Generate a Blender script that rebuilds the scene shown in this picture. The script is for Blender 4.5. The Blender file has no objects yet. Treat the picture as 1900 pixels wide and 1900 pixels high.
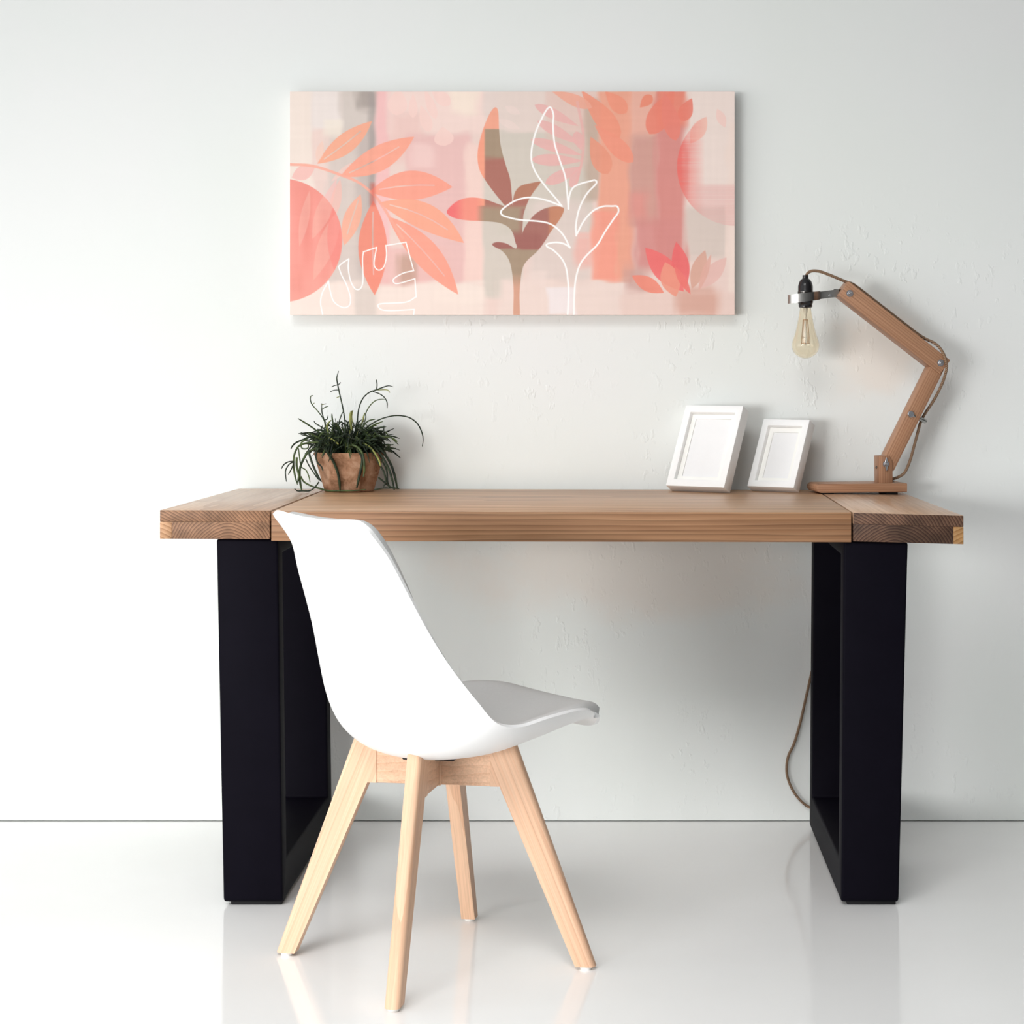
import bpy, bmesh, math, random
import numpy as np
from mathutils import Vector, Matrix, noise as mnoise

PI = math.pi
scene = bpy.context.scene
COL = scene.collection
random.seed(7)

# ------------------------------------------------------------------ camera geometry
F_PX, VPX, VPY, CAMH = 3729.0, 1155.0, 682.0, 1.021      # focal length (px of 1900), principal point, eye height
WALL_Y = 4.522

def P(px, py, Y):
    """point of the place seen at photo pixel (px,py), at distance Y from the camera"""
    return Vector(((px - VPX) / F_PX * Y, Y, CAMH - (py - VPY) / F_PX * Y))

# ------------------------------------------------------------------ helpers: scene tree
def thing(name, label, cat, loc=(0, 0, 0), rz=0.0, group=None):
    o = bpy.data.objects.new(name, None)
    o.empty_display_size = 0.05
    COL.objects.link(o)
    o.location = loc
    o.rotation_euler = (0, 0, rz)
    o['label'] = label
    o['category'] = cat
    if group:
        o['group'] = group
    return o

def root_matrix(o):
    return Matrix.Translation(o.location) @ Matrix.Rotation(o.rotation_euler[2], 4, 'Z')

def obj(name, bm, mat, parent=None, smooth=None, label=None, kind=None, world=False, root=None):
    """link a bmesh as ONE mesh object; smooth = sharp angle in degrees"""
    me = bpy.data.meshes.new(name)
    if world and root is not None:
        bm.transform(root_matrix(root).inverted())
    bmesh.ops.recalc_face_normals(bm, faces=bm.faces)
    bm.to_mesh(me)
    bm.free()
    o = bpy.data.objects.new(name, me)
    COL.objects.link(o)
    if mat is not None:
        me.materials.append(mat)
    if smooth is not None:
        for p in me.polygons:
            p.use_smooth = True
        me.set_sharp_from_angle(angle=math.radians(smooth))
    if parent is not None:
        o.parent = parent
    if label:
        o['label'] = label
    if kind:
        o['kind'] = kind
    return o

# ------------------------------------------------------------------ helpers: shapes
def hexa(bm, c, bevel=0.0, seg=2):
    """box from 8 corners: bottom ring (4) then top ring (4)"""
    v = [bm.verts.new(p) for p in c]
    fs = [(0, 3, 2, 1), (4, 5, 6, 7), (0, 1, 5, 4), (1, 2, 6, 5), (2, 3, 7, 6), (3, 0, 4, 7)]
    f = [bm.faces.new([v[i] for i in q]) for q in fs]
    if bevel > 0:
        es = list({e for q in f for e in q.edges})
        bmesh.ops.bevel(bm, geom=es, offset=bevel, segments=seg, profile=0.5, affect='EDGES', clamp_overlap=True)
    return bm

def box(bm, x0, x1, y0, y1, z0, z1, bevel=0.0, seg=2):
    return hexa(bm, [(x0, y0, z0), (x1, y0, z0), (x1, y1, z0), (x0, y1, z0),
                     (x0, y0, z1), (x1, y0, z1), (x1, y1, z1), (x0, y1, z1)], bevel, seg)

def prism(bm, poly, y0, y1, bevel=0.0, seg=2):
    """polygon in the xz plane pushed from y0 to y1"""
    a = [bm.verts.new((p[0], y0, p[1])) for p in poly]
    b = [bm.verts.new((p[0], y1, p[1])) for p in poly]
    n = len(poly)
    fs = [bm.faces.new(a), bm.faces.new(list(reversed(b)))]
    for i in range(n):
        fs.append(bm.faces.new((a[(i + 1) % n], a[i], b[i], b[(i + 1) % n])))
    if bevel > 0:
        es = list({e for f in fs for e in f.edges})
        bmesh.ops.bevel(bm, geom=es, offset=bevel, segments=seg, profile=0.5, affect='EDGES', clamp_overlap=True)
    return bm

def catmull(pts, n=8, closed=False):
    pts = [Vector(p) for p in pts]
    N = len(pts)
    out = []
    for i in range(N if closed else N - 1):
        if closed:
            p0, p1, p2, p3 = pts[i - 1], pts[i], pts[(i + 1) % N], pts[(i + 2) % N]
        else:
            p1, p2 = pts[i], pts[i + 1]
            p0 = pts[i - 1] if i > 0 else p1 * 2 - p2
            p3 = pts[i + 2] if i + 2 < N else p2 * 2 - p1
        for k in range(n):
            t = k / n
            out.append(0.5 * ((2 * p1) + (p2 - p0) * t + (2 * p0 - 5 * p1 + 4 * p2 - p3) * t * t
                              + (3 * p1 - p0 - 3 * p2 + p3) * t ** 3))
    if not closed:
        out.append(pts[-1])
    return out

def tube(bm, pts, r, sides=8, cap=True):
    """round tube along points; r = number or list"""
    pts = [Vector(p) for p in pts]
    n = len(pts)
    rr = r if isinstance(r, (list, tuple)) else [r] * n
    up = None
    rings = []
    for i in range(n):
        t = (pts[min(i + 1, n - 1)] - pts[max(i - 1, 0)])
        if t.length < 1e-9:
            t = Vector((0, 0, 1))
        t.normalize()
        if up is None:
            up = t.orthogonal().normalized()
        else:
            up = (up - t * up.dot(t))
            if up.length < 1e-6:
                up = t.orthogonal()
            up.normalize()
        sd = t.cross(up)
        rings.append([bm.verts.new(pts[i] + (up * math.cos(2 * PI * k / sides) + sd * math.sin(2 * PI * k / sides)) * rr[i])
                      for k in range(sides)])
    for i in range(n - 1):
        for k in range(sides):
            bm.faces.new((rings[i][k], rings[i][(k + 1) % sides], rings[i + 1][(k + 1) % sides], rings[i + 1][k]))
    if cap:
        bm.faces.new(list(reversed(rings[0])))
        bm.faces.new(rings[-1])
    return bm

def lathe(bm, prof, cx=0, cy=0, seg=32, cap0=False, cap1=False):
    """prof = [(radius, z)]"""
    rings = []
    for r, z in prof:
        if r < 1e-6:
            rings.append([bm.verts.new((cx, cy, z))])
        else:
            rings.append([bm.verts.new((cx + r * math.cos(2 * PI * k / seg), cy + r * math.sin(2 * PI * k / seg), z)) for k in range(seg)])
    for a, b in zip(rings[:-1], rings[1:]):
        for k in range(seg):
            k2 = (k + 1) % seg
            if len(a) == 1 and len(b) == 1:
                continue
            if len(a) == 1:
                bm.faces.new((a[0], b[k2], b[k]))
            elif len(b) == 1:
                bm.faces.new((a[k], a[k2], b[0]))
            else:
                bm.faces.new((a[k], a[k2], b[k2], b[k]))
    if cap0 and len(rings[0]) > 1:
        bm.faces.new(list(reversed(rings[0])))
    if cap1 and len(rings[-1]) > 1:
        bm.faces.new(rings[-1])
    return bm

def disc_y(bm, cx, cz, r, y0, y1, seg=20, bevel=0.0):
    """short cylinder along y"""
    prism(bm, [(cx + r * math.cos(2 * PI * k / seg), cz + r * math.sin(2 * PI * k / seg)) for k in range(seg)], y0, y1, bevel, 1)
    return bm

# ------------------------------------------------------------------ helpers: materials
def srgb(r, g, b):
    def c(v):
        v /= 255.0
        return v / 12.92 if v <= 0.04045 else ((v + 0.055) / 1.055) ** 2.4
    return (c(r), c(g), c(b), 1.0)

class NT:
    def __init__(self, name):
        self.m = bpy.data.materials.new(name)
        self.m.use_nodes = True
        self.t = self.m.node_tree
        self.t.nodes.clear()
        self.out = self.t.nodes.new('ShaderNodeOutputMaterial')
        self.b = self.t.nodes.new('ShaderNodeBsdfPrincipled')
        self.t.links.new(self.b.outputs[0], self.out.inputs[0])
    def n(self, typ, **kw):
        x = self.t.nodes.new(typ)
        for k, v in kw.items():
            setattr(x, k, v)
        return x
    def l(self, a, b):
        self.t.links.new(a, b)
    def set(self, **kw):
        for k, v in kw.items():
            self.b.inputs[k.replace('_', ' ')].default_value = v
        return self
    def coords(self, scale=(1, 1, 1), rot=(0, 0, 0), loc=(0, 0, 0)):
        tc = self.n('ShaderNodeTexCoord')
        mp = self.n('ShaderNodeMapping')
        mp.inputs['Scale'].default_value = scale
        mp.inputs['Rotation'].default_value = rot
        mp.inputs['Location'].default_value = loc
        self.l(tc.outputs['Object'], mp.inputs['Vector'])
        return mp.outputs['Vector']
    def noise(self, vec, scale, detail=4, rough=0.55, dist=0.0):
        x = self.n('ShaderNodeTexNoise')
        x.inputs['Scale'].default_value = scale
        x.inputs['Detail'].default_value = detail
        x.inputs['Roughness'].default_value = rough
        x.inputs['Distortion'].default_value = dist
        self.l(vec, x.inputs['Vector'])
        return x.outputs['Fac']
    def ramp(self, fac, stops):
        r = self.n('ShaderNodeValToRGB')
        e = r.color_ramp.elements
        while len(e) < len(stops):
            e.new(0.5)
        for i, (p, c) in enumerate(stops):
            e[i].position = p
            e[i].color = c
        self.l(fac, r.inputs['Fac'])
        return r.outputs['Color']
    def mix(self, fac, a, b, mode='MIX'):
        x = self.n('ShaderNodeMix', data_type='RGBA', blend_type=mode)
        for s, v in ((x.inputs['Factor'], fac), (x.inputs['A'], a), (x.inputs['B'], b)):
            pass
        ins = [i for i in x.inputs if i.enabled]
        for s, v in zip(ins, (fac, a, b)):
            if hasattr(v, 'is_output'):
                self.l(v, s)
            else:
                s.default_value = v
        return [o for o in x.outputs if o.enabled][0]
    def bump(self, h, strength=0.2, dist=0.002):
        x = self.n('ShaderNodeBump')
        x.inputs['Strength'].default_value = strength
        x.inputs['Distance'].default_value = dist
        self.l(h, x.inputs['Height'])
        self.l(x.outputs['Normal'], self.b.inputs['Normal'])

def grey(v):
    return (v, v, v, 1.0)

def plain(name, col, rough=0.5, spec=0.5, metal=0.0, var=0.06, nscale=40.0, bump=0.0, **kw):
    """simple paint-like material with a slight procedural variation"""
    m = NT(name)
    v = m.coords()
    f = m.noise(v, nscale, 4)
    a = tuple(c * (1 - var) for c in col[:3]) + (1,)
    b = tuple(min(1, c * (1 + var)) for c in col[:3]) + (1,)
    m.l(m.ramp(f, [(0.3, a), (0.7, b)]), m.b.inputs['Base Color'])
    m.set(Roughness=rough, Metallic=metal)
    m.b.inputs['Specular IOR Level'].default_value = spec
    for k, val in kw.items():
        m.b.inputs[k.replace('_', ' ')].default_value = val
    if bump:
        m.bump(f, bump, 0.001)
    return m.m

def wood(name, light, mid, dark, axis='X', fine=1.0, rough=0.42, spec=0.4, streak=1.0, seed=0.0):
    """long grain timber, grain along the given local axis"""
    m = NT(name)
    long, across = 1.0, 14.0 * fine
    s = {'X': (long, across, across), 'Y': (across, long, across), 'Z': (across, across, long)}[axis]
    v = m.coords(scale=s, loc=(seed, seed * 1.7, seed * 0.6))
    big = m.noise(v, 1.6, 5, 0.6, 0.6)
    v2 = m.coords(scale=tuple(c * (1.0 if c == long else 7.0) for c in s), loc=(seed * 3, seed, seed))
    fine_n = m.noise(v2, 2.2, 4, 0.65, 0.2)
    w = m.n('ShaderNodeTexWave', wave_type='BANDS', bands_direction='Z' if axis != 'Z' else 'X', wave_profile='SAW')
    w.inputs['Scale'].default_value = 2.2 * streak
    w.inputs['Distortion'].default_value = 5.0
    w.inputs['Detail'].default_value = 2.0
    w.inputs['Detail Scale'].default_value = 0.8
    m.l(v, w.inputs['Vector'])
    c1 = m.ramp(big, [(0.28, dark), (0.5, mid), (0.74, light)])
    c2 = m.ramp(w.outputs['Fac'], [(0.0, light), (0.75, mid), (1.0, dark)])
    c = m.mix(0.5, c1, c2)
    c3 = m.ramp(fine_n, [(0.3, grey(0.72)), (0.6, grey(1.0))])
    m.l(m.mix(0.75, c, c3, 'MULTIPLY'), m.b.inputs['Base Color'])
    m.set(Roughness=rough)
    m.b.inputs['Specular IOR Level'].default_value = spec
    m.bump(fine_n, 0.12, 0.001)
    return m.m

def endgrain(name, light, mid, dark, cx, cz, scale=60.0, dist=2.0, rough=0.5, seed=0.0):
    """growth rings round a heart that lies at local (cx, cz)"""
    m = NT(name)
    v = m.coords(loc=(-cx, 0, -cz), scale=(1, 0.05, 1))
    w = m.n('ShaderNodeTexWave', wave_type='RINGS', rings_direction='Y', wave_profile='SAW')
    w.inputs['Scale'].default_value = scale
    w.inputs['Distortion'].default_value = dist
    w.inputs['Detail'].default_value = 3.0
    w.inputs['Detail Scale'].default_value = 0.35
    m.l(v, w.inputs['Vector'])
    v2 = m.coords(loc=(seed, 0, seed), scale=(1, 0.2, 1))
    nb = m.noise(v2, 22, 3)
    c1 = m.ramp(w.outputs['Fac'], [(0.0, light), (0.6, mid), (1.0, dark)])
    c2 = m.ramp(nb, [(0.35, grey(0.5)), (0.65, grey(1.0))])
    m.l(m.mix(1.0, c1, c2, 'MULTIPLY'), m.b.inputs['Base Color'])
    m.set(Roughness=rough)
    m.b.inputs['Specular IOR Level'].default_value = 0.25
    return m.m

# ------------------------------------------------------------------ materials
def make_wall():
    m = NT('white_plaster')
    v = m.coords()
    patch = m.noise(v, 1.6, 3, 0.5)
    base = m.ramp(patch, [(0.36, (0.778, 0.806, 0.778, 1)), (0.52, (0.790, 0.812, 0.792, 1)), (0.66, (0.802, 0.812, 0.800, 1))])
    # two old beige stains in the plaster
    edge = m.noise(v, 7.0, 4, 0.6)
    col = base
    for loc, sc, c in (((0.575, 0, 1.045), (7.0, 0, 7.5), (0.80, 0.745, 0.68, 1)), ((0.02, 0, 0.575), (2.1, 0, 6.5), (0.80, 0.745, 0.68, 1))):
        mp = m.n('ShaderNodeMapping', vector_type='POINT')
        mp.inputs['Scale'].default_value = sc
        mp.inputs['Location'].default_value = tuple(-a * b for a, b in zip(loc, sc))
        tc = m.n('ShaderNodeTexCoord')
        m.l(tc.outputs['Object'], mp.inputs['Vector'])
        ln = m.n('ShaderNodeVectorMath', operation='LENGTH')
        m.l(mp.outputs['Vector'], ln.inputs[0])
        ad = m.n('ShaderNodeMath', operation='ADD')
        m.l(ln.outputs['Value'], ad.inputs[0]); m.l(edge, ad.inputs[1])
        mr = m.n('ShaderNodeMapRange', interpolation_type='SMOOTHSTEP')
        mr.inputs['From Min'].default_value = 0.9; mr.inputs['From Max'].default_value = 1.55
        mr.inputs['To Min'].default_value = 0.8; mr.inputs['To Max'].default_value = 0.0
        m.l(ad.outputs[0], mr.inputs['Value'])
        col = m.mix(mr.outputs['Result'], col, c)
    m.l(col, m.b.inputs['Base Color'])
    vs = m.coords(scale=(1.0, 1.0, 0.55))
    a = m.noise(vs, 70, 3, 0.5, 0.0)
    pits = m.ramp(a, [(0.60, grey(0.0)), (0.70, grey(1.0))])
    b = m.noise(vs, 22, 3, 0.5, 0.3)
    c = m.noise(v, 5, 2, 0.5)
    where = m.ramp(c, [(0.42, grey(0.12)), (0.62, grey(1.0))])
    # trowelled smoother towards the upper left of the wall
    tcs = m.n('ShaderNodeTexCoord'); sx = m.n('ShaderNodeSeparateXYZ')
    m.l(tcs.outputs['Object'], sx.inputs[0])
    def rng_(out, a_, b_):
        r_ = m.n('ShaderNodeMapRange', interpolation_type='SMOOTHSTEP')
        r_.inputs['From Min'].default_value = a_; r_.inputs['From Max'].default_value = b_
        m.l(out, r_.inputs['Value'])
        return r_.outputs['Result']
    mu = m.n('ShaderNodeMath', operation='MULTIPLY')
    m.l(rng_(sx.outputs['Z'], 1.55, 1.15), mu.inputs[0]); m.l(rng_(sx.outputs['X'], -1.1, -0.35), mu.inputs[1])
    rough_zone = m.mix(mu.outputs[0], grey(0.0), where)
    where = rough_zone
    h = m.mix(where, grey(0.0), pits)
    h = m.mix(0.22, h, b)
    m.bump(h, 0.34, 0.0035)
    m.set(Roughness=0.75)
    m.b.inputs['Specular IOR Level'].default_value = 0.2
    return m.m

def make_floor():
    m = NT('polished_white_floor')
    v = m.coords()
    f = m.noise(v, 2.2, 4)
    m.l(m.ramp(f, [(0.3, (0.885, 0.885, 0.87, 1)), (0.7, (0.915, 0.915, 0.905, 1))]), m.b.inputs['Base Color'])
    f2 = m.noise(v, 5.0, 3)
    rr = m.ramp(f2, [(0.3, grey(0.07)), (0.7, grey(0.13))])
    m.l(rr, m.b.inputs['Roughness'])
    m.b.inputs['Specular IOR Level'].default_value = 0.5
    return m.m

M = {}
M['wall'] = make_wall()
M['floor'] = make_floor()
OAK_L, OAK_M, OAK_D = srgb(172, 132, 98), srgb(140, 100, 70), srgb(78, 52, 35)
M['oak_x'] = wood('oak_long_grain', OAK_L, OAK_M, OAK_D, 'X', 1.0, 0.50, 0.3)
M['oak_top_lit'] = wood('oak_top_face_lit', srgb(216, 178, 140), srgb(196, 154, 116), srgb(150, 110, 78), 'X', 1.0, 0.38, 0.38, seed=1.3)  # same oak, brighter light on the upper face put into its colour
M['oak_y_lit'] = wood('oak_crosswise_grain_lit', srgb(220, 184, 152), srgb(200, 162, 130), srgb(172, 132, 102), 'Y', 0.7, 0.27, 0.5, seed=2.0)  # crosswise oak, lightened to carry the bright sheen on the end tops
M['steel_black'] = plain('blue_black_steel', (0.0040, 0.0034, 0.0064), 0.55, 0.03, 0.0, 0.10, 12)
M['rubber'] = plain('black_rubber', (0.008, 0.008, 0.009), 0.7, 0.3)
M['shell'] = plain('white_plastic', (0.86, 0.86, 0.855), 0.38, 0.4, var=0.006)
M['cushion'] = plain('pale_grey_leatherette', (0.60, 0.60, 0.59), 0.5, 0.3, var=0.02, nscale=200, bump=0.05)
BE_L, BE_M, BE_D = srgb(232, 196, 166), srgb(223, 182, 151), srgb(208, 163, 132)
M['beech'] = wood('beech', BE_L, BE_M, BE_D, 'Z', 1.4, 0.45, 0.3, 0.5, seed=5.0)
M['glide'] = plain('white_nylon', (0.80, 0.80, 0.78), 0.4)
M['white_paint'] = plain('white_frame_paint', (0.86, 0.86, 0.85), 0.45, 0.35, var=0.01)
M['mat_board'] = plain('warm_white_mat_board', (0.84, 0.835, 0.80), 0.8, 0.1, var=0.01)
M['blank_paper'] = plain('blank_paper', (0.80, 0.80, 0.80), 0.35, 0.5, var=0.01)
M['back_board'] = plain('grey_back_board', (0.20, 0.17, 0.15), 0.8, 0.1)
LW_L, LW_M, LW_D = srgb(194, 150, 118), srgb(168, 124, 94), srgb(110, 74, 54)
M['lamp_wood'] = wood('reddish_timber', LW_L, LW_M, LW_D, 'X', 1.6, 0.45, 0.35, 1.2, seed=9.0)
M['lamp_wood_z'] = wood('reddish_timber_upright', LW_L, LW_M, LW_D, 'Z', 1.6, 0.45, 0.35, 1.2, seed=11.0)
M['chrome'] = plain('bright_steel', (0.62, 0.63, 0.66), 0.18, 0.5, 1.0, 0.03)
M['strap_metal'] = plain('brushed_strap_steel', (0.42, 0.41, 0.39), 0.28, 0.5, 1.0, 0.1)
M['dark_metal'] = plain('dark_nickel', (0.10, 0.095, 0.09), 0.25, 0.5, 1.0, 0.1)
M['bakelite'] = plain('black_bakelite', (0.010, 0.009, 0.010), 0.2, 0.5)
M['terracotta'] = None

def make_cord():
    m = NT('brown_woven_cord')
    v = m.coords()
    w = m.n('ShaderNodeTexWave', wave_type='BANDS', bands_direction='DIAGONAL')
    w.inputs['Scale'].default_value = 190
    m.l(v, w.inputs['Vector'])
    m.l(m.ramp(w.outputs['Fac'], [(0.25, srgb(78, 56, 42)), (0.7, srgb(160, 130, 102))]), m.b.inputs['Base Color'])
    m.set(Roughness=0.8)
    return m.m
M['cord'] = make_cord()

def make_terracotta():
    m = NT('weathered_terracotta')
    v = m.coords()
    f = m.noise(v, 34, 6, 0.65, 0.5)
    g = m.noise(v, 120, 3)
    c = m.ramp(f, [(0.30, srgb(96, 68, 48)), (0.5, srgb(158, 120, 94)), (0.70, srgb(190, 156, 130))])
    m.l(c, m.b.inputs['Base Color'])
    m.set(Roughness=0.9)
    m.b.inputs['Specular IOR Level'].default_value = 0.1
    m.bump(g, 0.3, 0.001)
    return m.m
M['terracotta'] = make_terracotta()
M['soil'] = plain('dark_soil', (0.018, 0.013, 0.010), 0.95, 0.05, var=0.5, nscale=120, bump=0.6)

def make_stem(name, a, b):
    m = NT(name)
    v = m.coords()
    f = m.noise(v, 60, 3)
    m.l(m.ramp(f, [(0.35, a), (0.65, b)]), m.b.inputs['Base Color'])
    m.set(Roughness=0.5)
    m.b.inputs['Specular IOR Level'].default_value = 0.3
    return m.m
M['stem_dark'] = make_stem('dark_green_stem', srgb(26, 36, 28), srgb(46, 60, 38))
M['stem_mid'] = make_stem('green_stem', srgb(46, 62, 38), srgb(84, 100, 54))
M['stem_tip'] = make_stem('yellow_green_stem', srgb(96, 108, 52), srgb(150, 152, 84))

def make_glass():
    m = NT('amber_bulb_glass')
    m.set(Roughness=0.0, IOR=1.35)
    m.b.inputs['Base Color'].default_value = (1.0, 0.80, 0.52, 1)
    m.b.inputs['Transmission Weight'].default_value = 1.0
    # faint darkening of the smoked glass, procedural
    v = m.coords()
    f = m.noise(v, 20, 2)
    m.l(m.ramp(f, [(0.3, (0.975, 0.915, 0.80, 1)), (0.7, (0.985, 0.94, 0.84, 1))]), m.b.inputs['Base Color'])
    return m.m
M['bulb_glass'] = make_glass()
M['clear_glass'] = plain('pale_glass_stem', (0.8, 0.78, 0.72), 0.1, 0.5)
M['filament'] = plain('brass_filament', srgb(176, 124, 60), 0.4, 0.5, 0.6)
M['canvas_side'] = plain('pale_canvas_edge', (0.70, 0.62, 0.58), 0.9, 0.1)

# ------------------------------------------------------------------ the setting
bm = bmesh.new()
GAP = 0.0022
box(bm, -4.0, 4.0, WALL_Y, WALL_Y + 0.2, GAP, 3.2)
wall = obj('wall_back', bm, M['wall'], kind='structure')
wall['label'] = 'white rough-plastered wall behind the desk'
bm = bmesh.new()
box(bm, -4.0, 4.0, -1.5, WALL_Y + 0.2, -0.1, 0.0)
floor = obj('floor', bm, M['floor'], kind='structure')
floor['label'] = 'polished glossy white floor'

# ------------------------------------------------------------------ desk
YF, YB = 3.80, 4.490
desk = thing('desk', 'long oak desk with thick planked top on two blue-black frame legs', 'desk', (-0.115, 4.14, 0))

def slab(tl, tr, br, bl, btl, btr, bbr, bbl, bevel):
    """front-left.. given as world points: top ring tl,tr (front) br,bl (back); bottom ring likewise"""
    bm = bmesh.new()
    hexa(bm, [btl, btr, bbr, bbl, tl, tr, br, bl], bevel)
    return bm

def down(p, dz):
    return Vector((p[0], p[1], p[2] - dz))

YFc = YF
# middle section
fl, fr = P(503.2, 949.2, YF), P(1579.6, 950.8, YF)
bl_, br_ = P(607.5, 907.2, YB), P(1512.5, 908.8, YB)
def setY(p, Y):
    return p
TH_C = (1003.8 - 949.2) / F_PX * YF
bm = slab(fl, fr, br_, bl_, down(fl, TH_C), down(fr, TH_C + 0.001), down(br_, TH_C), down(bl_, TH_C), 0.0012)
top = obj('tabletop', bm, M['oak_x'], desk, 30, world=True, root=desk)
top.data.materials.append(M['oak_top_lit'])
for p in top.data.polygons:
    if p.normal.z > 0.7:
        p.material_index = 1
# end planks, each an upper board with an under board and a corner strip beneath
TOPB = 0.0215
def end_plank(side, f0, f1, b0, b1, thick, m_up, m_low, m_strip, strip_w):
    o_f = f0 if side < 0 else f1
    bm = slab(f0, f1, b1, b0, down(f0, TOPB), down(f1, TOPB), down(b1, TOPB), down(b0, TOPB), 0.0010)
    up = obj('end_plank', bm, m_up[0], desk, 30, world=True, root=desk)
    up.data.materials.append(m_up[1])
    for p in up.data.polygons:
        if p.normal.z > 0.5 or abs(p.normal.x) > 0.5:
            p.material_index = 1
    if side < 0:
        s0f = f0 + (f1 - f0).normalized() * strip_w
        s0b = b0 + (b1 - b0).normalized() * strip_w
        A = (s0f, f1, b1, s0b); S = (f0, s0f, s0b, b0)
    else:
        s0f = f1 + (f0 - f1).normalized() * strip_w
        s0b = b1 + (b0 - b1).normalized() * strip_w
        A = (f0, s0f, s0b, b0); S = (s0f, f1, b1, s0b)
    for nm, q, mm in (('under_board', A, m_low), ('corner_strip', S, m_strip)):
        q1 = [down(p, TOPB) for p in q]
        q2 = [down(p, thick) for p in q]
        bm = bmesh.new()
        hexa(bm, q2 + q1, 0.0007)
        obj(nm, bm, mm, up, 30, world=True, root=desk)
    return up

Lx = desk.location
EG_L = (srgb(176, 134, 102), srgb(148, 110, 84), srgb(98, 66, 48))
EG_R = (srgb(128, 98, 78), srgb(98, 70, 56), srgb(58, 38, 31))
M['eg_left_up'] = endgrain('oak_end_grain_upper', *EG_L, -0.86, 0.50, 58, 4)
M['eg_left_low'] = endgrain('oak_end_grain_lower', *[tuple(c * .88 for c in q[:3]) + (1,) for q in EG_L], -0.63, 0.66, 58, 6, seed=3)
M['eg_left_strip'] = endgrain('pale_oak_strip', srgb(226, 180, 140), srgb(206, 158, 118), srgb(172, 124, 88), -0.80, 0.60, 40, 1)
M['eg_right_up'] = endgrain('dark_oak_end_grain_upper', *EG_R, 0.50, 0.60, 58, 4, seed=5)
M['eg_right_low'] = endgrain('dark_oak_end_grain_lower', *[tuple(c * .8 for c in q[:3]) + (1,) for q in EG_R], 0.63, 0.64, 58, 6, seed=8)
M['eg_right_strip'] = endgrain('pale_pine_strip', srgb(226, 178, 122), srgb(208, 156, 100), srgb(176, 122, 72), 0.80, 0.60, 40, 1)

f0, f1 = P(296.6, 946.6, YF), P(500.4, 947.4, YF)
b0, b1 = P(443.0, 906.6, YB), P(604.0, 907.2, YB)
end_plank(-1, f0, f1, b0, b1, 53.0 / F_PX * YF, (M['eg_left_up'], M['oak_y_lit']), M['eg_left_low'], M['eg_left_strip'], 0.0225)
f0, f1 = P(1583.2, 951.2, YF), P(1787.8, 956.8, YF)
b0, b1 = P(1516.5, 909.0, YB), P(1669.0, 912.0, YB)
end_plank(1, f0, f1, b0, b1, 53.2 / F_PX * YF, (M['eg_right_up'], M['oak_y_lit']), M['eg_right_low'], M['eg_right_strip'], 0.0190)

def table_z(X, Y):
    """height of the desk top"""
    zl = P(296.6, 946.6, YF).z; zr = P(1787.8, 956.8, YF).z
    zlb = P(443, 906.8, YB).z; zrb = P(1669, 912.0, YB).z
    t = (X + 0.875) / 1.52
    k = (Y - YF) / (YB - YF)
    zf = P(0, 949.6 + (1.4 * max(0, min(1, (t - .14) / .72))), YF).z if 0.14 < t < 0.86 else zl + (zr - zl) * t
    zb = zlb + (zrb - zlb) * t
    return zf * (1 - k) + zb * k

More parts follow.
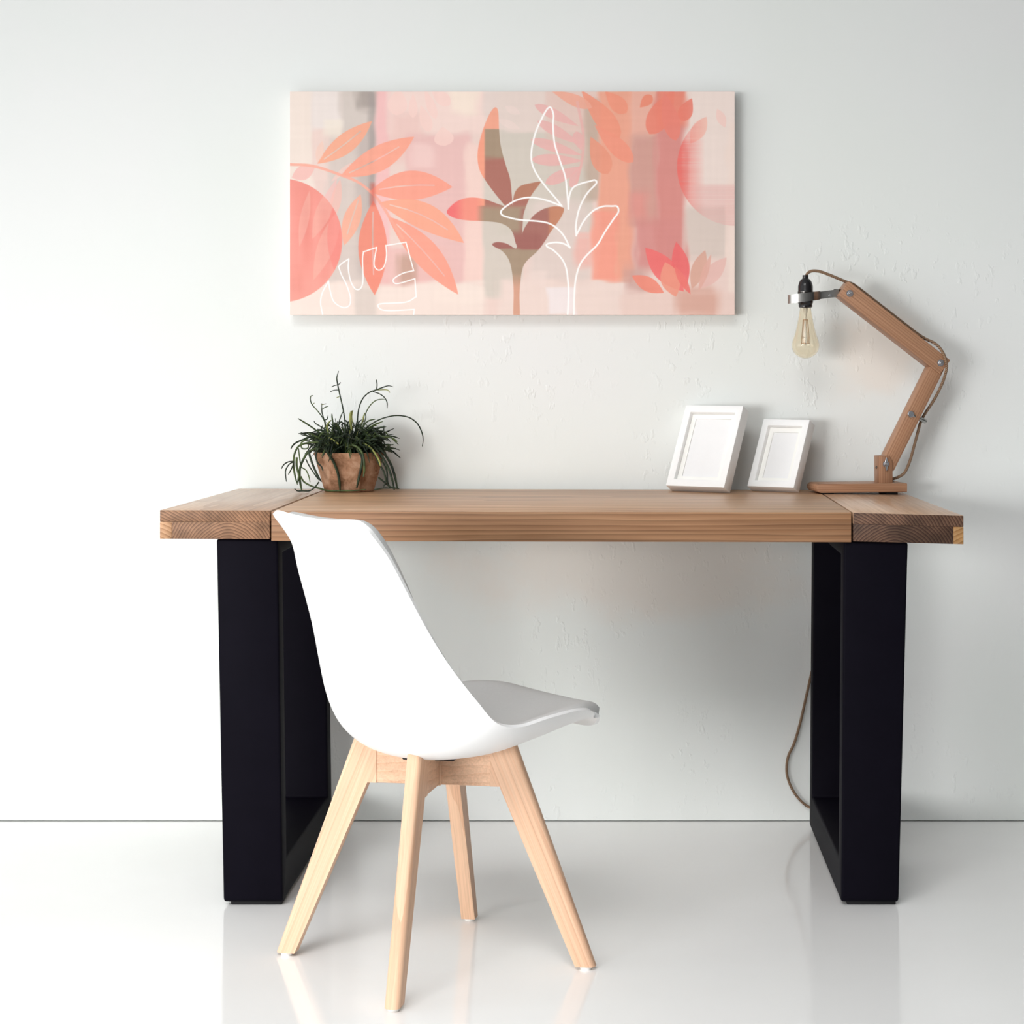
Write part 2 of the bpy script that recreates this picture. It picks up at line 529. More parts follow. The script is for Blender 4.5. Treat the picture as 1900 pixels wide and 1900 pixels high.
# black steel frame legs: closed rectangular loops of flat section
YL0, YL1 = 3.808, 4.455
def leg_frame(xo_t, xi_t, xo_b, xi_b, ztop_o, ztop_i, label):
    """outer/inner x at top and bottom (world), loop in the yz plane"""
    zb = 0.007
    post, bar, topb = 0.052, 0.072, 0.03
    def ring(x_t, x_b, zt, sgn):
        def X(z):
            k = (z - zb) / (zt - zb)
            return x_b + (x_t - x_b) * k
        rr = 0.010
        out = []
        # outer loop with rounded bottom corners
        for (yc, zc, a0, a1) in ((YL1 - rr, zb + rr, 0, -PI / 2), (YL0 + rr, zb + rr, -PI / 2, -PI)):
            for k in range(5):
                a = a0 + (a1 - a0) * k / 4
                out.append((yc + rr * math.cos(a), zc + rr * math.sin(a)))
        out += [(YL0, zt), (YL1, zt)]
        inn = [(YL1 - post, zb + bar), (YL0 + post, zb + bar), (YL0 + post, zt - topb), (YL1 - post, zt - topb)]
        return [Vector((X(z), y, z)) for y, z in out], [Vector((X(z), y, z)) for y, z in inn]
    o1, i1 = ring(xo_t, xo_b, ztop_o, 1)
    o2, i2 = ring(xi_t, xi_b, ztop_i, 1)
    bm = bmesh.new()
    vo1 = [bm.verts.new(p) for p in o1]; vi1 = [bm.verts.new(p) for p in i1]
    vo2 = [bm.verts.new(p) for p in o2]; vi2 = [bm.verts.new(p) for p in i2]
    # side faces (annulus) by bridging: bottom, front, top, back
    def side(vo, vi):
        bm.faces.new([vo[4], vo[5], vi[1], vi[0]])            # bottom bar (middle)
        bm.faces.new([vo[0], vo[1], vo[2], vo[3], vo[4], vi[0]])
        bm.faces.new([vo[5], vo[6], vo[7], vo[8], vo[9], vi[1]])
        bm.faces.new([vo[9], vo[10], vi[2], vi[1]])
        bm.faces.new([vo[10], vo[11], vi[3], vi[2]])
        bm.faces.new([vo[11], vo[0], vi[0], vi[3]])
    side(vo1, vi1); side(vo2, vi2)
    for a, b in ((vo1, vo2), (vi1, vi2)):
        n = len(a)
        for k in range(n):
            bm.faces.new((a[k], a[(k + 1) % n], b[(k + 1) % n], b[k]))
    bmesh.ops.recalc_face_normals(bm, faces=bm.faces)
    es = [e for e in bm.edges if len(e.link_faces) == 2 and e.calc_face_angle(0) > 0.9]
    bmesh.ops.bevel(bm, geom=es, offset=0.0045, segments=3, profile=0.5, affect='EDGES', clamp_overlap=True)
    o = obj('leg_frame', bm, M['steel_black'], desk, 35, world=True, root=desk)
    xa, xb_ = sorted((xo_b, xi_b))
    for yy in (YL0 + 0.012, YL1 - 0.062):
        bm = bmesh.new()
        box(bm, xa + 0.012, xb_ - 0.004, yy, yy + 0.05, 0.0, zb + 0.001, 0.0015)
        obj('foot', bm, M['rubber'], o, 30, world=True, root=desk)
    return o

def xz(px, py, Y=YL0):
    p = P(px, py, Y)
    return p
zt = 0.695
leg_frame(xz(401.5, 1001, YL0).x, xz(515.5, 1003, YL0).x, xz(414.5, 1676, YL0).x, xz(524.5, 1676, YL0).x, xz(0, 1000.2).z, xz(0, 1001.2).z, None)
leg_frame(xz(1684.8, 1006, YL0).x, xz(1565.8, 1005, YL0).x, xz(1667.6, 1678, YL0).x, xz(1561.0, 1676, YL0).x, xz(0, 1006.6).z, xz(0, 1005.2).z, None)

# ------------------------------------------------------------------ chair
CH = thing('chair', 'white moulded shell chair with beech cross legs, turned towards the desk', 'chair', (-0.3225, 3.454, 0), math.radians(36.4))
# rows from the front lip to the top of the back: centre (u,z), rim (u,v,z), exponent
ROWS = [
    ((.262, .388), (.240, .140, .398), 3.0),
    ((.255, .401), (.226, .158, .420), 3.0),
    ((.232, .406), (.203, .180, .435), 3.0),
    ((.185, .397), (.160, .198, .442), 2.8),
    ((.100, .378), (.088, .220, .440), 2.6),
    ((.010, .362), (.022, .232, .434), 2.4),
    ((-.080, .364), (-.025, .235, .446), 2.2),
    ((-.128, .386), (-.060, .231, .484), 2.0),
    ((-.154, .424), (-.086, .220, .520), 1.9),
    ((-.165, .478), (-.112, .210, .560), 1.75),
    ((-.168, .540), (-.137, .200, .605), 1.65),
    ((-.182, .620), (-.165, .185, .665), 1.6),
    ((-.203, .695), (-.186, .168, .715), 1.6),
    ((-.216, .738), (-.207, .163, .745), 1.8),
    ((-.227, .758), (-.228, .163, .770), 2.0),
    ((-.235, .768), (-.240, .163, .786), 2.0),
]
def tmap(a, s):
    """a in 0..1 along the shell (front lip to top); the four corners are rounded off"""
    k = abs(s)
    t0 = 1.5 * k ** 4
    t1 = 15.0 - 1.5 * k ** 5
    return t0 + (t1 - t0) * a
NT_, NS_ = 84, 41
def chair_surface():
    ctrl = np.array([[a[0], a[1], b[0], b[1], b[2], p] for a, b, p in ROWS])
    K = len(ctrl)
    def row(t):
        t = min(max(t, 0.0), K - 1.0)
        i = min(int(t), K - 2)
        f = t - i
        p1, p2 = ctrl[i], ctrl[i + 1]
        p0 = ctrl[i - 1] if i > 0 else 2 * p1 - p2
        p3 = ctrl[i + 2] if i + 2 < K else 2 * p2 - p1
        return 0.5 * (2 * p1 + (p2 - p0) * f + (2 * p0 - 5 * p1 + 4 * p2 - p3) * f * f + (3 * p1 - p0 - 3 * p2 + p3) * f ** 3)
    def S(t, s):
        cu, cz, eu, ev, ez, p = row(t)
        k = abs(s) ** p
        q = math.sin(s * PI / 2 * 0.86) / math.sin(PI / 2 * 0.86)
        return np.array([cu + (eu - cu) * k, ev * (0.75 * q + 0.25 * s), cz + (ez - cz) * k])
    def N(t, s):
        e = 1e-3
        a = S(min(t + e, K - 1), s) - S(max(t - e, 0), s)
        b = S(t, min(s + e, 1)) - S(t, max(s - e, -1))
        n = np.cross(a, b)
        n /= (np.linalg.norm(n) + 1e-12)
        return n
    return S, N, K
CS, CN, CK = chair_surface()
sgn = 1.0
if CN(5.0, 0.0)[2] < 0:
    sgn = -1.0

def shell_mesh():
    bm = bmesh.new()
    outer, inner = [], []
    TH = 0.0065
    for i in range(NT_):
        ro, ri = [], []
        for j in range(NS_):
            s = -1 + 2 * j / (NS_ - 1)
            s = math.sin(s * PI / 2) * 0.6 + s * 0.4
            t = tmap(i / (NT_ - 1), s)
            p = CS(t, s); n = CN(t, s) * sgn
            ro.append(bm.verts.new(p))
            ri.append(bm.verts.new(p + n * TH))
        outer.append(ro); inner.append(ri)
    for i in range(NT_ - 1):
        for j in range(NS_ - 1):
            bm.faces.new((outer[i][j], outer[i + 1][j], outer[i + 1][j + 1], outer[i][j + 1]))
            bm.faces.new((inner[i][j], inner[i][j + 1], inner[i + 1][j + 1], inner[i + 1][j]))
    for i in range(NT_ - 1):
        for j in (0, NS_ - 1):
            bm.faces.new((outer[i][j], inner[i][j], inner[i + 1][j], outer[i + 1][j]))
    for j in range(NS_ - 1):
        for i in (0, NT_ - 1):
            bm.faces.new((outer[i][j], outer[i][j + 1], inner[i][j + 1], inner[i][j]))
    return bm
seat = obj('shell', shell_mesh(), M['shell'], CH, 50)

def cushion_mesh():
    bm = bmesh.new()
    a0, a1, smax = 0.030, 0.955, 0.945
    nt, ns = 64, 29
    lo, hi = [], []
    for i in range(nt):
        a = i / (nt - 1)
        rl, rh = [], []
        for j in range(ns):
            b = -1 + 2 * j / (ns - 1)
            s = b * smax
            t = tmap(a0 + (a1 - a0) * a, b)
            p = CS(t, s); n = CN(t, s) * sgn
            e = max(abs(b), abs(2 * a - 1))
            h = 0.006 + 0.020 * (1 - abs(b) ** 6) ** 0.5 * (1 - abs(2 * a - 1) ** 10) ** 0.5
            rl.append(bm.verts.new(p + n * 0.0066))
            rh.append(bm.verts.new(p + n * (0.0066 + h)))
        lo.append(rl); hi.append(rh)
    for i in range(nt - 1):
        for j in range(ns - 1):
            bm.faces.new((hi[i][j], hi[i][j + 1], hi[i + 1][j + 1], hi[i + 1][j]))
            bm.faces.new((lo[i][j], lo[i + 1][j], lo[i + 1][j + 1], lo[i][j + 1]))
    for i in range(nt - 1):
        for j in (0, ns - 1):
            bm.faces.new((lo[i][j], hi[i][j], hi[i + 1][j], lo[i + 1][j]))
    for j in range(ns - 1):
        for i in (0, nt - 1):
            bm.faces.new((lo[i][j], lo[i][j + 1], hi[i][j + 1], hi[i][j]))
    return bm
obj('cushion', cushion_mesh(), M['cushion'], CH, 60, label='pale grey padded seat cushion')

# legs: each a board in its own radial plane, with its arm of the cross bar
def chair_leg(ang):
    TL = 0.0255
    R = Matrix.Rotation(ang, 4, 'Z')
    poly = [(0.138, 0.392), (0.281, 0.006), (0.247, 0.006), (0.1163, 0.307), (0.1000, 0.3068), (0.1000, 0.392)]
    bm = bmesh.new()
    prism(bm, [(p[0], p[1]) for p in poly], -TL / 2, TL / 2, 0.0)
    # round over the outer long edges strongly, the others slightly
    bm.edges.ensure_lookup_table()
    oe, ie = [], []
    for e in bm.edges:
        a, b = e.verts[0].co, e.verts[1].co
        mid = (a + b) / 2
        if abs(a.y - b.y) < 1e-6 and abs(mid.x - 0.2095) < 0.01 and abs(mid.z - 0.199) < 0.02:
            oe.append(e)
        elif abs(a.y - b.y) < 1e-6 and mid.z < 0.38:
            ie.append(e)
    bmesh.ops.bevel(bm, geom=oe, offset=0.0095, segments=5, profile=0.5, affect='EDGES', clamp_overlap=True)
    ax = Vector((0.105 - 0.264, 0, 0.392 - 0.006)).normalized()
    LM = R @ Matrix.Translation((0.264, 0, 0.006)) @ Matrix.Rotation(math.atan2(ax.x, ax.z), 4, 'Y')
    LMinv = LM.inverted()
    bm.transform(LMinv @ R)
    leg = obj('leg', bm, M['beech'], CH, 40)
    leg.matrix_basis = LM
    bm = bmesh.new()
    lathe(bm, [(0.0, 0.0), (0.0095, 0.0), (0.0105, 0.002), (0.0105, 0.0065), (0.0, 0.0065)], 0.264, 0, 20)
    bm.transform(LMinv @ R)
    obj('glide', bm, M['glide'], leg, 40)
    # arm of the cross
    bm = bmesh.new()
    def under(r):
        # underside of the shell along this ray, in chair coords
        return r
    ins = [(0.0128, 0.3068), (0.108, 0.3068), (0.118, 0.376), (0.095, 0.370), (0.06, 0.358), (0.0128, 0.3525)]
    prism(bm, ins, -TL / 2 + 0.0015, TL / 2 - 0.0015, 0.001, 1)
    bm.transform(R)
    obj('cross_rail', bm, M['beech_rail'], CH, 40)

M['beech_rail'] = wood('beech_rail', BE_L, BE_M, BE_D, 'X', 1.4, 0.45, 0.3, 0.5, seed=6.0)
d_left = math.radians(180 - 8.9 - 36.4)
for k in range(4):
    chair_leg(d_left + k * PI / 2)
bm = bmesh.new()
R = Matrix.Rotation(d_left, 4, 'Z')
box(bm, -0.0135, 0.0135, -0.0135, 0.0135, 0.3055, 0.357, 0.001, 1)
bm.transform(R)
obj('hub', bm, M['beech'], CH, 40)
bm = bmesh.new()
box(bm, -0.046, 0.046, -0.046, 0.046, 0.3545, 0.3605, 0.002, 1)
bm.transform(Matrix.Rotation(d_left, 4, 'Z'))
obj('mounting_plate', bm, M['rubber'], CH, 40, label='black plate under the shell')

# ------------------------------------------------------------------ photo frames
def photo_frame(px_bl, px_br, Yl, Yr, Hf, Td, beta, label, border):
    """frame standing on its back lower edge, tipped back by beta; back-lower corners given by pixel x and distance"""
    Xl, Xr = (px_bl - VPX) / F_PX * Yl, (px_br - VPX) / F_PX * Yr
    W = math.hypot(Xr - Xl, Yr - Yl)
    rz = math.atan2(Yr - Yl, Xr - Xl)
    cx, cy = (Xl + Xr) / 2, (Yl + Yr) / 2
    root = thing('photo_frame', label, 'picture frame', (cx, cy, table_z(cx, cy) + 0.0014), rz, 'white photo frames on the desk')
    T = Matrix.Rotation(-beta, 4, 'X')      # local frame: x along, y back, z up; back lower edge is the x axis
    w2 = W / 2
    # moulding: four mitred sides with a bore
    bm = bmesh.new()
    yb, yf = 0.0, -Td
    b = border
    lip = 0.0
    o = [(-w2, 0), (w2, 0), (w2, Hf), (-w2, Hf)]
    i = [(-w2 + b, b), (w2 - b, b), (w2 - b, Hf - b), (-w2 + b, Hf - b)]
    fo = [bm.verts.new((x, yf, z)) for x, z in o]; fi = [bm.verts.new((x, yf, z)) for x, z in i]
    bo = [bm.verts.new((x, yb, z)) for x, z in o]; bi = [bm.verts.new((x, yb, z)) for x, z in i]
    for k in range(4):
        k2 = (k + 1) % 4
        bm.faces.new((fo[k], fo[k2], fi[k2], fi[k]))
        bm.faces.new((bo[k2], bo[k], bi[k], bi[k2]))
        bm.faces.new((fo[k2], fo[k], bo[k], bo[k2]))
        bm.faces.new((fi[k], fi[k2], bi[k2], bi[k]))
    bmesh.ops.recalc_face_normals(bm, faces=bm.faces)
    es = [e for e in bm.edges if e.calc_face_angle(0) > 0.5]
    bmesh.ops.bevel(bm, geom=es, offset=0.0007, segments=2, profile=0.5, affect='EDGES')
    bm.transform(T)
    obj('moulding', bm, M['white_paint'], root, 30)
    # mat board with bevelled window
    mw = 0.0115
    bm = bmesh.new()
    e = 0.0004
    oo = [(-w2 + b + e, b + e), (w2 - b - e, b + e), (w2 - b - e, Hf - b - e), (-w2 + b + e, Hf - b - e)]
    ii = [(-w2 + b + mw, b + mw), (w2 - b - mw, b + mw), (w2 - b - mw, Hf - b - mw), (-w2 + b + mw, Hf - b - mw)]
    y0, y1 = yf + 0.0110, yf + 0.0130
    A = [bm.verts.new((x, y0, z)) for x, z in oo]; B = [bm.verts.new((x, y0, z)) for x, z in ii]
    C_ = [bm.verts.new((x, y1, z)) for x, z in oo]; D = [bm.verts.new((x, y1, z)) for x, z in ii]
    for k in range(4):
        k2 = (k + 1) % 4
        bm.faces.new((A[k], A[k2], B[k2], B[k])); bm.faces.new((C_[k2], C_[k], D[k], D[k2]))
        bm.faces.new((A[k2], A[k], C_[k], C_[k2])); bm.faces.new((B[k], B[k2], D[k2], D[k]))
    bm.transform(T)
    obj('mat_board', bm, M['mat_board'], root)
    bm = bmesh.new()
    box(bm, -w2 + b + e, w2 - b - e, y1 + 0.0002, y1 + 0.0012, b + e, Hf - b - e)
    bm.transform(T)
    obj('blank_print', bm, M['blank_paper'], root)
    bm = bmesh.new()
    box(bm, -w2 + b + e, w2 - b - e, y1 + 0.0016, y1 + 0.004, b + e, Hf - b - e)
    bm.transform(T)
    obj('backing', bm, M['back_board'], root)
    # stand strut behind
    return root, W, T

r1, w1, T1 = photo_frame(1247, 1354.5, 4.446, 4.370, 0.1965, 0.031, math.radians(27),
                         'larger blank white photo frame tipped back, left of the smaller one', 0.0165)
r2, w2_, T2 = photo_frame(1396.5, 1482.5, 4.452, 4.390, 0.1645, 0.028, math.radians(27.5),
                          'smaller blank white photo frame tipped back beside the lamp base', 0.0150)

# struts
def strut(root, Hf, beta):
    """folding stand that runs from the back of the frame down to the desk"""
    h = Hf * 0.42
    a = Matrix.Rotation(-beta, 4, 'X') @ Vector((0, 0.0005, h))
    bm = bmesh.new()
    yb = a.y + 0.012
    pts = [(-0.014, a.y, a.z), (0.014, a.y, a.z), (0.020, yb, 0.0005), (-0.020, yb, 0.0005)]
    v1 = [Vector(p) for p in pts]
    v2 = [p + Vector((0, 0.003, 0.0004)) for p in v1]
    hexa(bm, [v1[3], v1[2], v2[2], v2[3], v1[0], v1[1], v2[1], v2[0]])
    obj('strut', bm, M['back_board'], root)
strut(r1, 0.1965, math.radians(27))
strut(r2, 0.1645, math.radians(27.5))

# ------------------------------------------------------------------ lamp
PSI = math.radians(8.0)
LY = 4.405
lx = (1600 - VPX) / F_PX * LY
LAMP = thing('desk_lamp', 'jointed wooden desk lamp with a bare amber bulb and woven cord', 'lamp', (lx, LY, table_z(lx, LY)), PSI)
LMi = root_matrix(LAMP).inverted()
cps, sps = math.cos(PSI), math.sin(PSI)
def LP(px, py, yl=0.0):
    """pixel -> local (x,z) on the lamp's plane y_local = yl"""
    # world point = cam + d*((px-VPX)/F, 1, -(py-VPY)/F); local y = -(X-lx)*sin + (Y-LY)*cos = yl
    ax = (px - VPX) / F_PX
    d = (yl - lx * sps + LY * cps) / (cps - ax * sps)
    w = Vector((ax * d, d, CAMH - (py - VPY) / F_PX * d))
    q = LMi @ w
    return (q.x, q.z)
def LV(px, py, yl=0.0):
    x, z = LP(px, py, yl)
    return Vector((x, yl, z))

# base board on thin pads
YH = 0.046
bm = bmesh.new()
xl, zt_ = LP(1515, 897.5, -YH); xr, zb_ = LP(1683.5, 915.5, -YH)
z0 = 0.0058; z1 = z0 + 0.0190
n = 10
out = []
rad = (z1 - z0) / 2
prism(bm, [(xl + 0.010 - 0.010 * math.cos(-PI / 2 + PI * k / n) if False else xl + rad - rad * math.cos(-PI / 2 + PI * k / n), (z0 + z1) / 2 + rad * math.sin(-PI / 2 + PI * k / n)) for k in range(n + 1)]
      + [(xr, z1), (xr, z0)], -YH, YH, 0.002, 2)
obj('base', bm, M['lamp_wood'], LAMP, 35)
for xx in (xl + 0.03, xr - 0.03):
    bm = bmesh.new()
    box(bm, xx - 0.012, xx + 0.012, -YH + 0.012, YH - 0.012, 0.0, z0 + 0.0004, 0.0006, 1)
    obj('pad', bm, M['rubber'], LAMP)
# post
D1, D2 = 0.023, 0.0165
bm = bmesh.new()
pt = [LP(1632.5, 905, -D1), LP(1656.5, 905, -D1), LP(1656.5, 858, -D1), LP(1650, 845.5, -D1), LP(1632, 846.5, -D1)]
pt[0] = (pt[0][0], z1 - 0.001); pt[1] = (pt[1][0], z1 - 0.001)
prism(bm, pt, -D1, D1, 0.0012, 2)
obj('post', bm, M['lamp_wood_z'], LAMP, 35)

def timber(name, a, b, width, yh, mat_, ext0=0.0, ext1=0.0):
    """straight timber whose front face's centre line runs a -> b (local xz); its grain runs along it"""
    a, b = Vector((a[0], 0, a[1])), Vector((b[0], 0, b[1]))
    d = (b - a).normalized()
    a = a - d * ext0; b = b + d * ext1
    L = (b - a).length
    bm = bmesh.new()
    box(bm, 0, L, -yh, yh, -width / 2, width / 2, 0.0016, 2)
    o = obj(name, bm, mat_, LAMP, 35)
    o.location = a
    o.rotation_euler = (0, -math.atan2(d.z, d.x), 0)
    return o
# lower arm (front face centre line)
timber('lower_arm', LP(1649, 862, -D2), LP(1738, 683, -D2), 0.0320, D2 + 0.003, M['lamp_wood'], 0.008, 0.012)
# upper arm
timber('upper_arm', LP(1566.0, 535.0, -D1), LP(1754.0, 681.5, -D1), 0.0388, D1, M['lamp_wood'])

# bolts and nuts
def bolt(px, py, y, r=0.0075, wing=False):
    x, z = LP(px, py, y)
    bm = bmesh.new()
    disc_y(bm, x, z, r, y - 0.0015, y, 20)
    disc_y(bm, x, z, r * 0.68, y - 0.0060, y - 0.0012, 6, 0.0008)
    disc_y(bm, x, z, r * 0.36, y - 0.0085, y - 0.0058, 12, 0.0006)
    if wing:
        for s in (1, -1):
            bm2 = [(x - 0.003, z + s * 0.004), (x + 0.003, z + s * 0.004), (x + 0.002, z + s * 0.014), (x - 0.001, z + s * 0.015)]
            prism(bm, bm2, y - 0.006, y - 0.003, 0.0006, 1)
    obj('wing_nut' if wing else 'bolt', bm, M['chrome'], LAMP, 35)
bolt(1576.5, 544.5, -D1)
bolt(1745.0, 673.5, -D1)
bolt(1643.5, 861, -D1, 0.0068, True)
bm = bmesh.new()
x, z = LP(1621.5, 867.5, -D1 + 0.012)
bmesh.ops.create_icosphere(bm, subdivisions=2, radius=0.0028, matrix=Matrix.Translation((pt[0][0] - 0.001, 0.0, z)))
obj('screw', bm, M['dark_metal'], LAMP, 60)

# bulb holder axis
HX, HZ = LP(1494.5, 548, 0.0)
def hz(py):
    return LP(1494.5, py, 0.0)[1]
# strap: band looped round the holder, closed on a tongue at the arm
bm = bmesh.new()
hw = 0.0118
zc = hz(551.5)
R0 = 0.0150
ends = LP(1556, 541.5, 0.0)[0]
wd = 0.019
path = []
# teardrop loop: starts at arm (front side), round the left, back to arm
xl_ = LP(1462.5, 550, 0)[0]
pts2 = [(ends, -0.0030), (HX + 0.040, -0.0032), (HX + 0.026, -0.0075), (HX + 0.012, -0.0175), (HX - 0.006, -0.0215), (HX - 0.022, -0.0185),
        (xl_ + 0.004, -0.0105), (xl_, 0.0), (xl_ + 0.004, 0.0105), (HX - 0.022, 0.0185), (HX - 0.006, 0.0215), (HX + 0.012, 0.0175),
        (HX + 0.026, 0.0075), (HX + 0.040, 0.0032), (ends, 0.0030)]
cv = catmull([(a, b, 0) for a, b in pts2], 6)
th = 0.0014
prev = None
rings = []
for k, p in enumerate(cv):
    t = (cv[min(k + 1, len(cv) - 1)] - cv[max(k - 1, 0)]).normalized()
    nrm = Vector((t.y, -t.x, 0))
    tilt = (p.x - HX) * 0.13
    a = p + nrm * th / 2; b = p - nrm * th / 2
    taper = wd / 2 * (1.0 if p.x < HX + 0.03 else 0.86)
    rings.append([bm.verts.new((a.x, a.y, zc + tilt - taper)), bm.verts.new((b.x, b.y, zc + tilt - taper)),
                  bm.verts.new((b.x, b.y, zc + tilt + taper)), bm.verts.new((a.x, a.y, zc + tilt + taper))])
for a, b in zip(rings[:-1], rings[1:]):
    for k in range(4):
        bm.faces.new((a[k], a[(k + 1) % 4], b[(k + 1) % 4], b[k]))
bm.faces.new(rings[0]); bm.faces.new(list(reversed(rings[-1])))
obj('strap', bm, M['strap_metal'] if 'strap_metal' in M else M['dark_metal'], LAMP, 40, label='bent metal strap round the bulb holder')
bm = bmesh.new()
sx, sz = LP(1540.5, 548, -0.004)
disc_y(bm, sx, sz, 0.0030, -0.0065, 0.0065, 14, 0.0006)
obj('strap_rivet', bm, M['chrome'], LAMP, 40)
# connecting tongue block into the arm
bm = bmesh.new()
x0, zt2 = LP(1552, 543, 0); x1, _ = LP(1566, 543, 0)
box(bm, x0 - 0.006, x1, -0.0024, 0.0024, zt2 - 0.0075, zt2 + 0.0075, 0.0005, 1)
obj('tongue', bm, M['dark_metal'], LAMP, 40)
# holder
prof = [(0.0, hz(510.5)), (0.0065, hz(510.5)), (0.0066, hz(516.5)), (0.0105, hz(519)), (0.0142, hz(524)), (0.0163, hz(531)),
        (0.0164, hz(543)), (0.0168, hz(544)), (0.0168, hz(561)), (0.0160, hz(563)), (0.0152, hz(564)), (0.0150, hz(569.5)), (0.0128, hz(571)), (0.0, hz(571))]
bm = bmesh.new()
lathe(bm, list(reversed(prof)), HX, 0, 36)
hold = obj('bulb_holder', bm, M['bakelite'], LAMP, 35)
bm = bmesh.new()
lathe(bm, [(0.0171, hz(545)), (0.0171, hz(543.5)), (0.0166, hz(543)), (0.0171, hz(542.5)), (0.0171, hz(541)), (0.0166, hz(540.8)), (0.0166, hz(545))], HX, 0, 32)
obj('holder_ring', bm, M['dark_metal'], hold, 35)
# bulb: outer and inner skin of glass
bp = [(0.0120, 571), (0.0126, 575), (0.0142, 583), (0.0168, 595), (0.0205, 610), (0.0245, 622), (0.0278, 630.5), (0.0297, 637), (0.0300, 642),
      (0.0285, 649), (0.0245, 655.5), (0.0180, 660.5), (0.0100, 664), (0.0040, 665.0), (0.0, 665.2)]
bpv = catmull([(r, hz(y), 0) for r, y in bp], 4)
bm = bmesh.new()
outp = [(max(0.0, p.x), p.y) for p in bpv]
outp[-1] = (0.0, outp[-1][1])
inp = [(max(0.0, p[0] - 0.0007), p[1] + 0.0007 * min(1.0, max(0.0, (hz(640) - p[1]) / 0.012))) for p in outp]
lathe(bm, list(reversed(outp)) + inp, HX, 0, 48)      # outside from the tip up to the neck, then down inside
bulb = obj('bulb', bm, M['bulb_glass'], LAMP, 60, label='amber glass filament bulb')
# bulb foot, stem and filaments
bm = bmesh.new()
lathe(bm, [(0.0, hz(571)), (0.0050, hz(571)), (0.0045, hz(580)), (0.0022, hz(586)), (0.0013, hz(592)), (0.0010, hz(640)), (0.0, hz(641))], HX, 0, 16)
obj('glass_stem', bm, M['clear_glass'], bulb, 40)
for k in range(7):
    a = 2 * PI * k / 7 + 0.3
    bm = bmesh.new()
    pp = [Vector((HX + 0.0055 * math.cos(a), 0.0055 * math.sin(a), hz(594))),
          Vector((HX + 0.0095 * math.cos(a + .2), 0.0095 * math.sin(a + .2), hz(637)))]
    tube(bm, pp, 0.00045, 6)
    obj('filament', bm, M['filament'], bulb)
bm = bmesh.new()
lathe(bm, [(0.0, hz(593)), (0.0058, hz(593)), (0.0058, hz(594)), (0.0, hz(594))], HX, 0, 16)
obj('filament_support', bm, M['filament'], bulb, 40)
bm = bmesh.new()
lathe(bm, [(0.0, hz(637)), (0.0100, hz(637)), (0.0100, hz(637.8)), (0.0, hz(637.8))], HX, 0, 16)
obj('filament_support', bm, M['filament'], bulb, 40)

# cord: from the holder over the arms, down the lower arm, behind the desk to the floor
def cordpath(seq, n=6):
    return catmull([LV(*q) for q in seq], n)
CR = 0.0032
bm = bmesh.new()
tube(bm, cordpath([(1496, 512, 0), (1498.5, 507, 0), (1505, 503.2, 0), (1513, 502.6, 0), (1524, 504.6, 0), (1545, 512.5, 0), (1569, 522.5, 0.004),
                   (1581, 526.5, 0.008), (1593, 534.5, 0.010), (1620, 555.5, 0.010), (1660, 586.5, 0.010), (1700, 617.5, 0.008), (1718, 629, -0.002),
                   (1731, 635, -0.014), (1742, 643.5, -0.022), (1751, 657, -0.0265), (1754.5, 668, -0.0285), (1756.5, 680, -0.0275), (1754, 694, -0.024),
                   (1748, 712, -0.017), (1733, 742, -0.006), (1716, 768, 0.0), (1708, 784, 0.0), (1703, 802, 0), (1696, 828, 0),
                   (1688, 856, 0), (1679, 876, 0.001), (1669, 884, 0.003), (1657, 888.5, 0.006), (1648, 889, 0.006)]), CR, 10)
obj('cord', bm, M['cord'], LAMP, 60)
# cable clip
bm = bmesh.new()
cx_, cz_ = LP(1689.5, 768.5, -D2 - 0.003)
disc_y(bm, cx_, cz_, 0.0072, -D2 - 0.0078, -D2 - 0.003, 18, 0.0010)
obj('clip_screw', bm, M['chrome'], LAMP, 40)
bm = bmesh.new()
a = LV(1692, 770, -D2 - 0.0045); b = LV(1709, 778, -0.006); c = LV(1717, 782, 0.0)
tube(bm, [a, LV(1700, 774, -0.014), b, c], [0.0034, 0.0040, 0.0050, 0.0048], 12)
obj('cable_clip', bm, M['strap_metal'], LAMP, 40)
# rear part of the cord: leaves the post, drops behind the desk, hangs by the wall and slips behind the leg
YC = WALL_Y - 0.012
w = [P(1650, 889, 4.425), P(1662, 899, 4.45), P(1664, 905, 4.480), P(1640, 912, YC), P(1600, 960, YC), P(1545, 1100, YC), P(1522, 1190, YC),
     P(1508, 1240, YC), P(1496, 1292, YC), P(1485, 1340, YC), P(1474, 1378, YC), P(1463, 1402, YC), P(1459.5, 1424, YC), P(1462, 1445, YC),
     P(1472, 1468, YC), P(1486, 1486, YC), P(1502, 1498, YC), P(1530, 1510, YC - 0.01), P(1570, 1521, YC - 0.02), P(1640, 1530, YC - 0.03)]
bm = bmesh.new()
tube(bm, catmull([LMi @ p for p in w], 8), CR * 0.95, 10)
obj('trailing_cord', bm, M['cord'], LAMP, 60, label='brown cord hanging behind the desk by the right leg')

# ------------------------------------------------------------------ plant
PY = 4.420
pxc = 648.5
pX = (pxc - VPX) / F_PX * PY
PZ = table_z(pX, PY)
PLANT = thing('potted_plant', 'dark green trailing mistletoe cactus in a faceted terracotta pot', 'plant', (pX, PY, PZ + 0.0010))
PLi = root_matrix(PLANT).inverted()
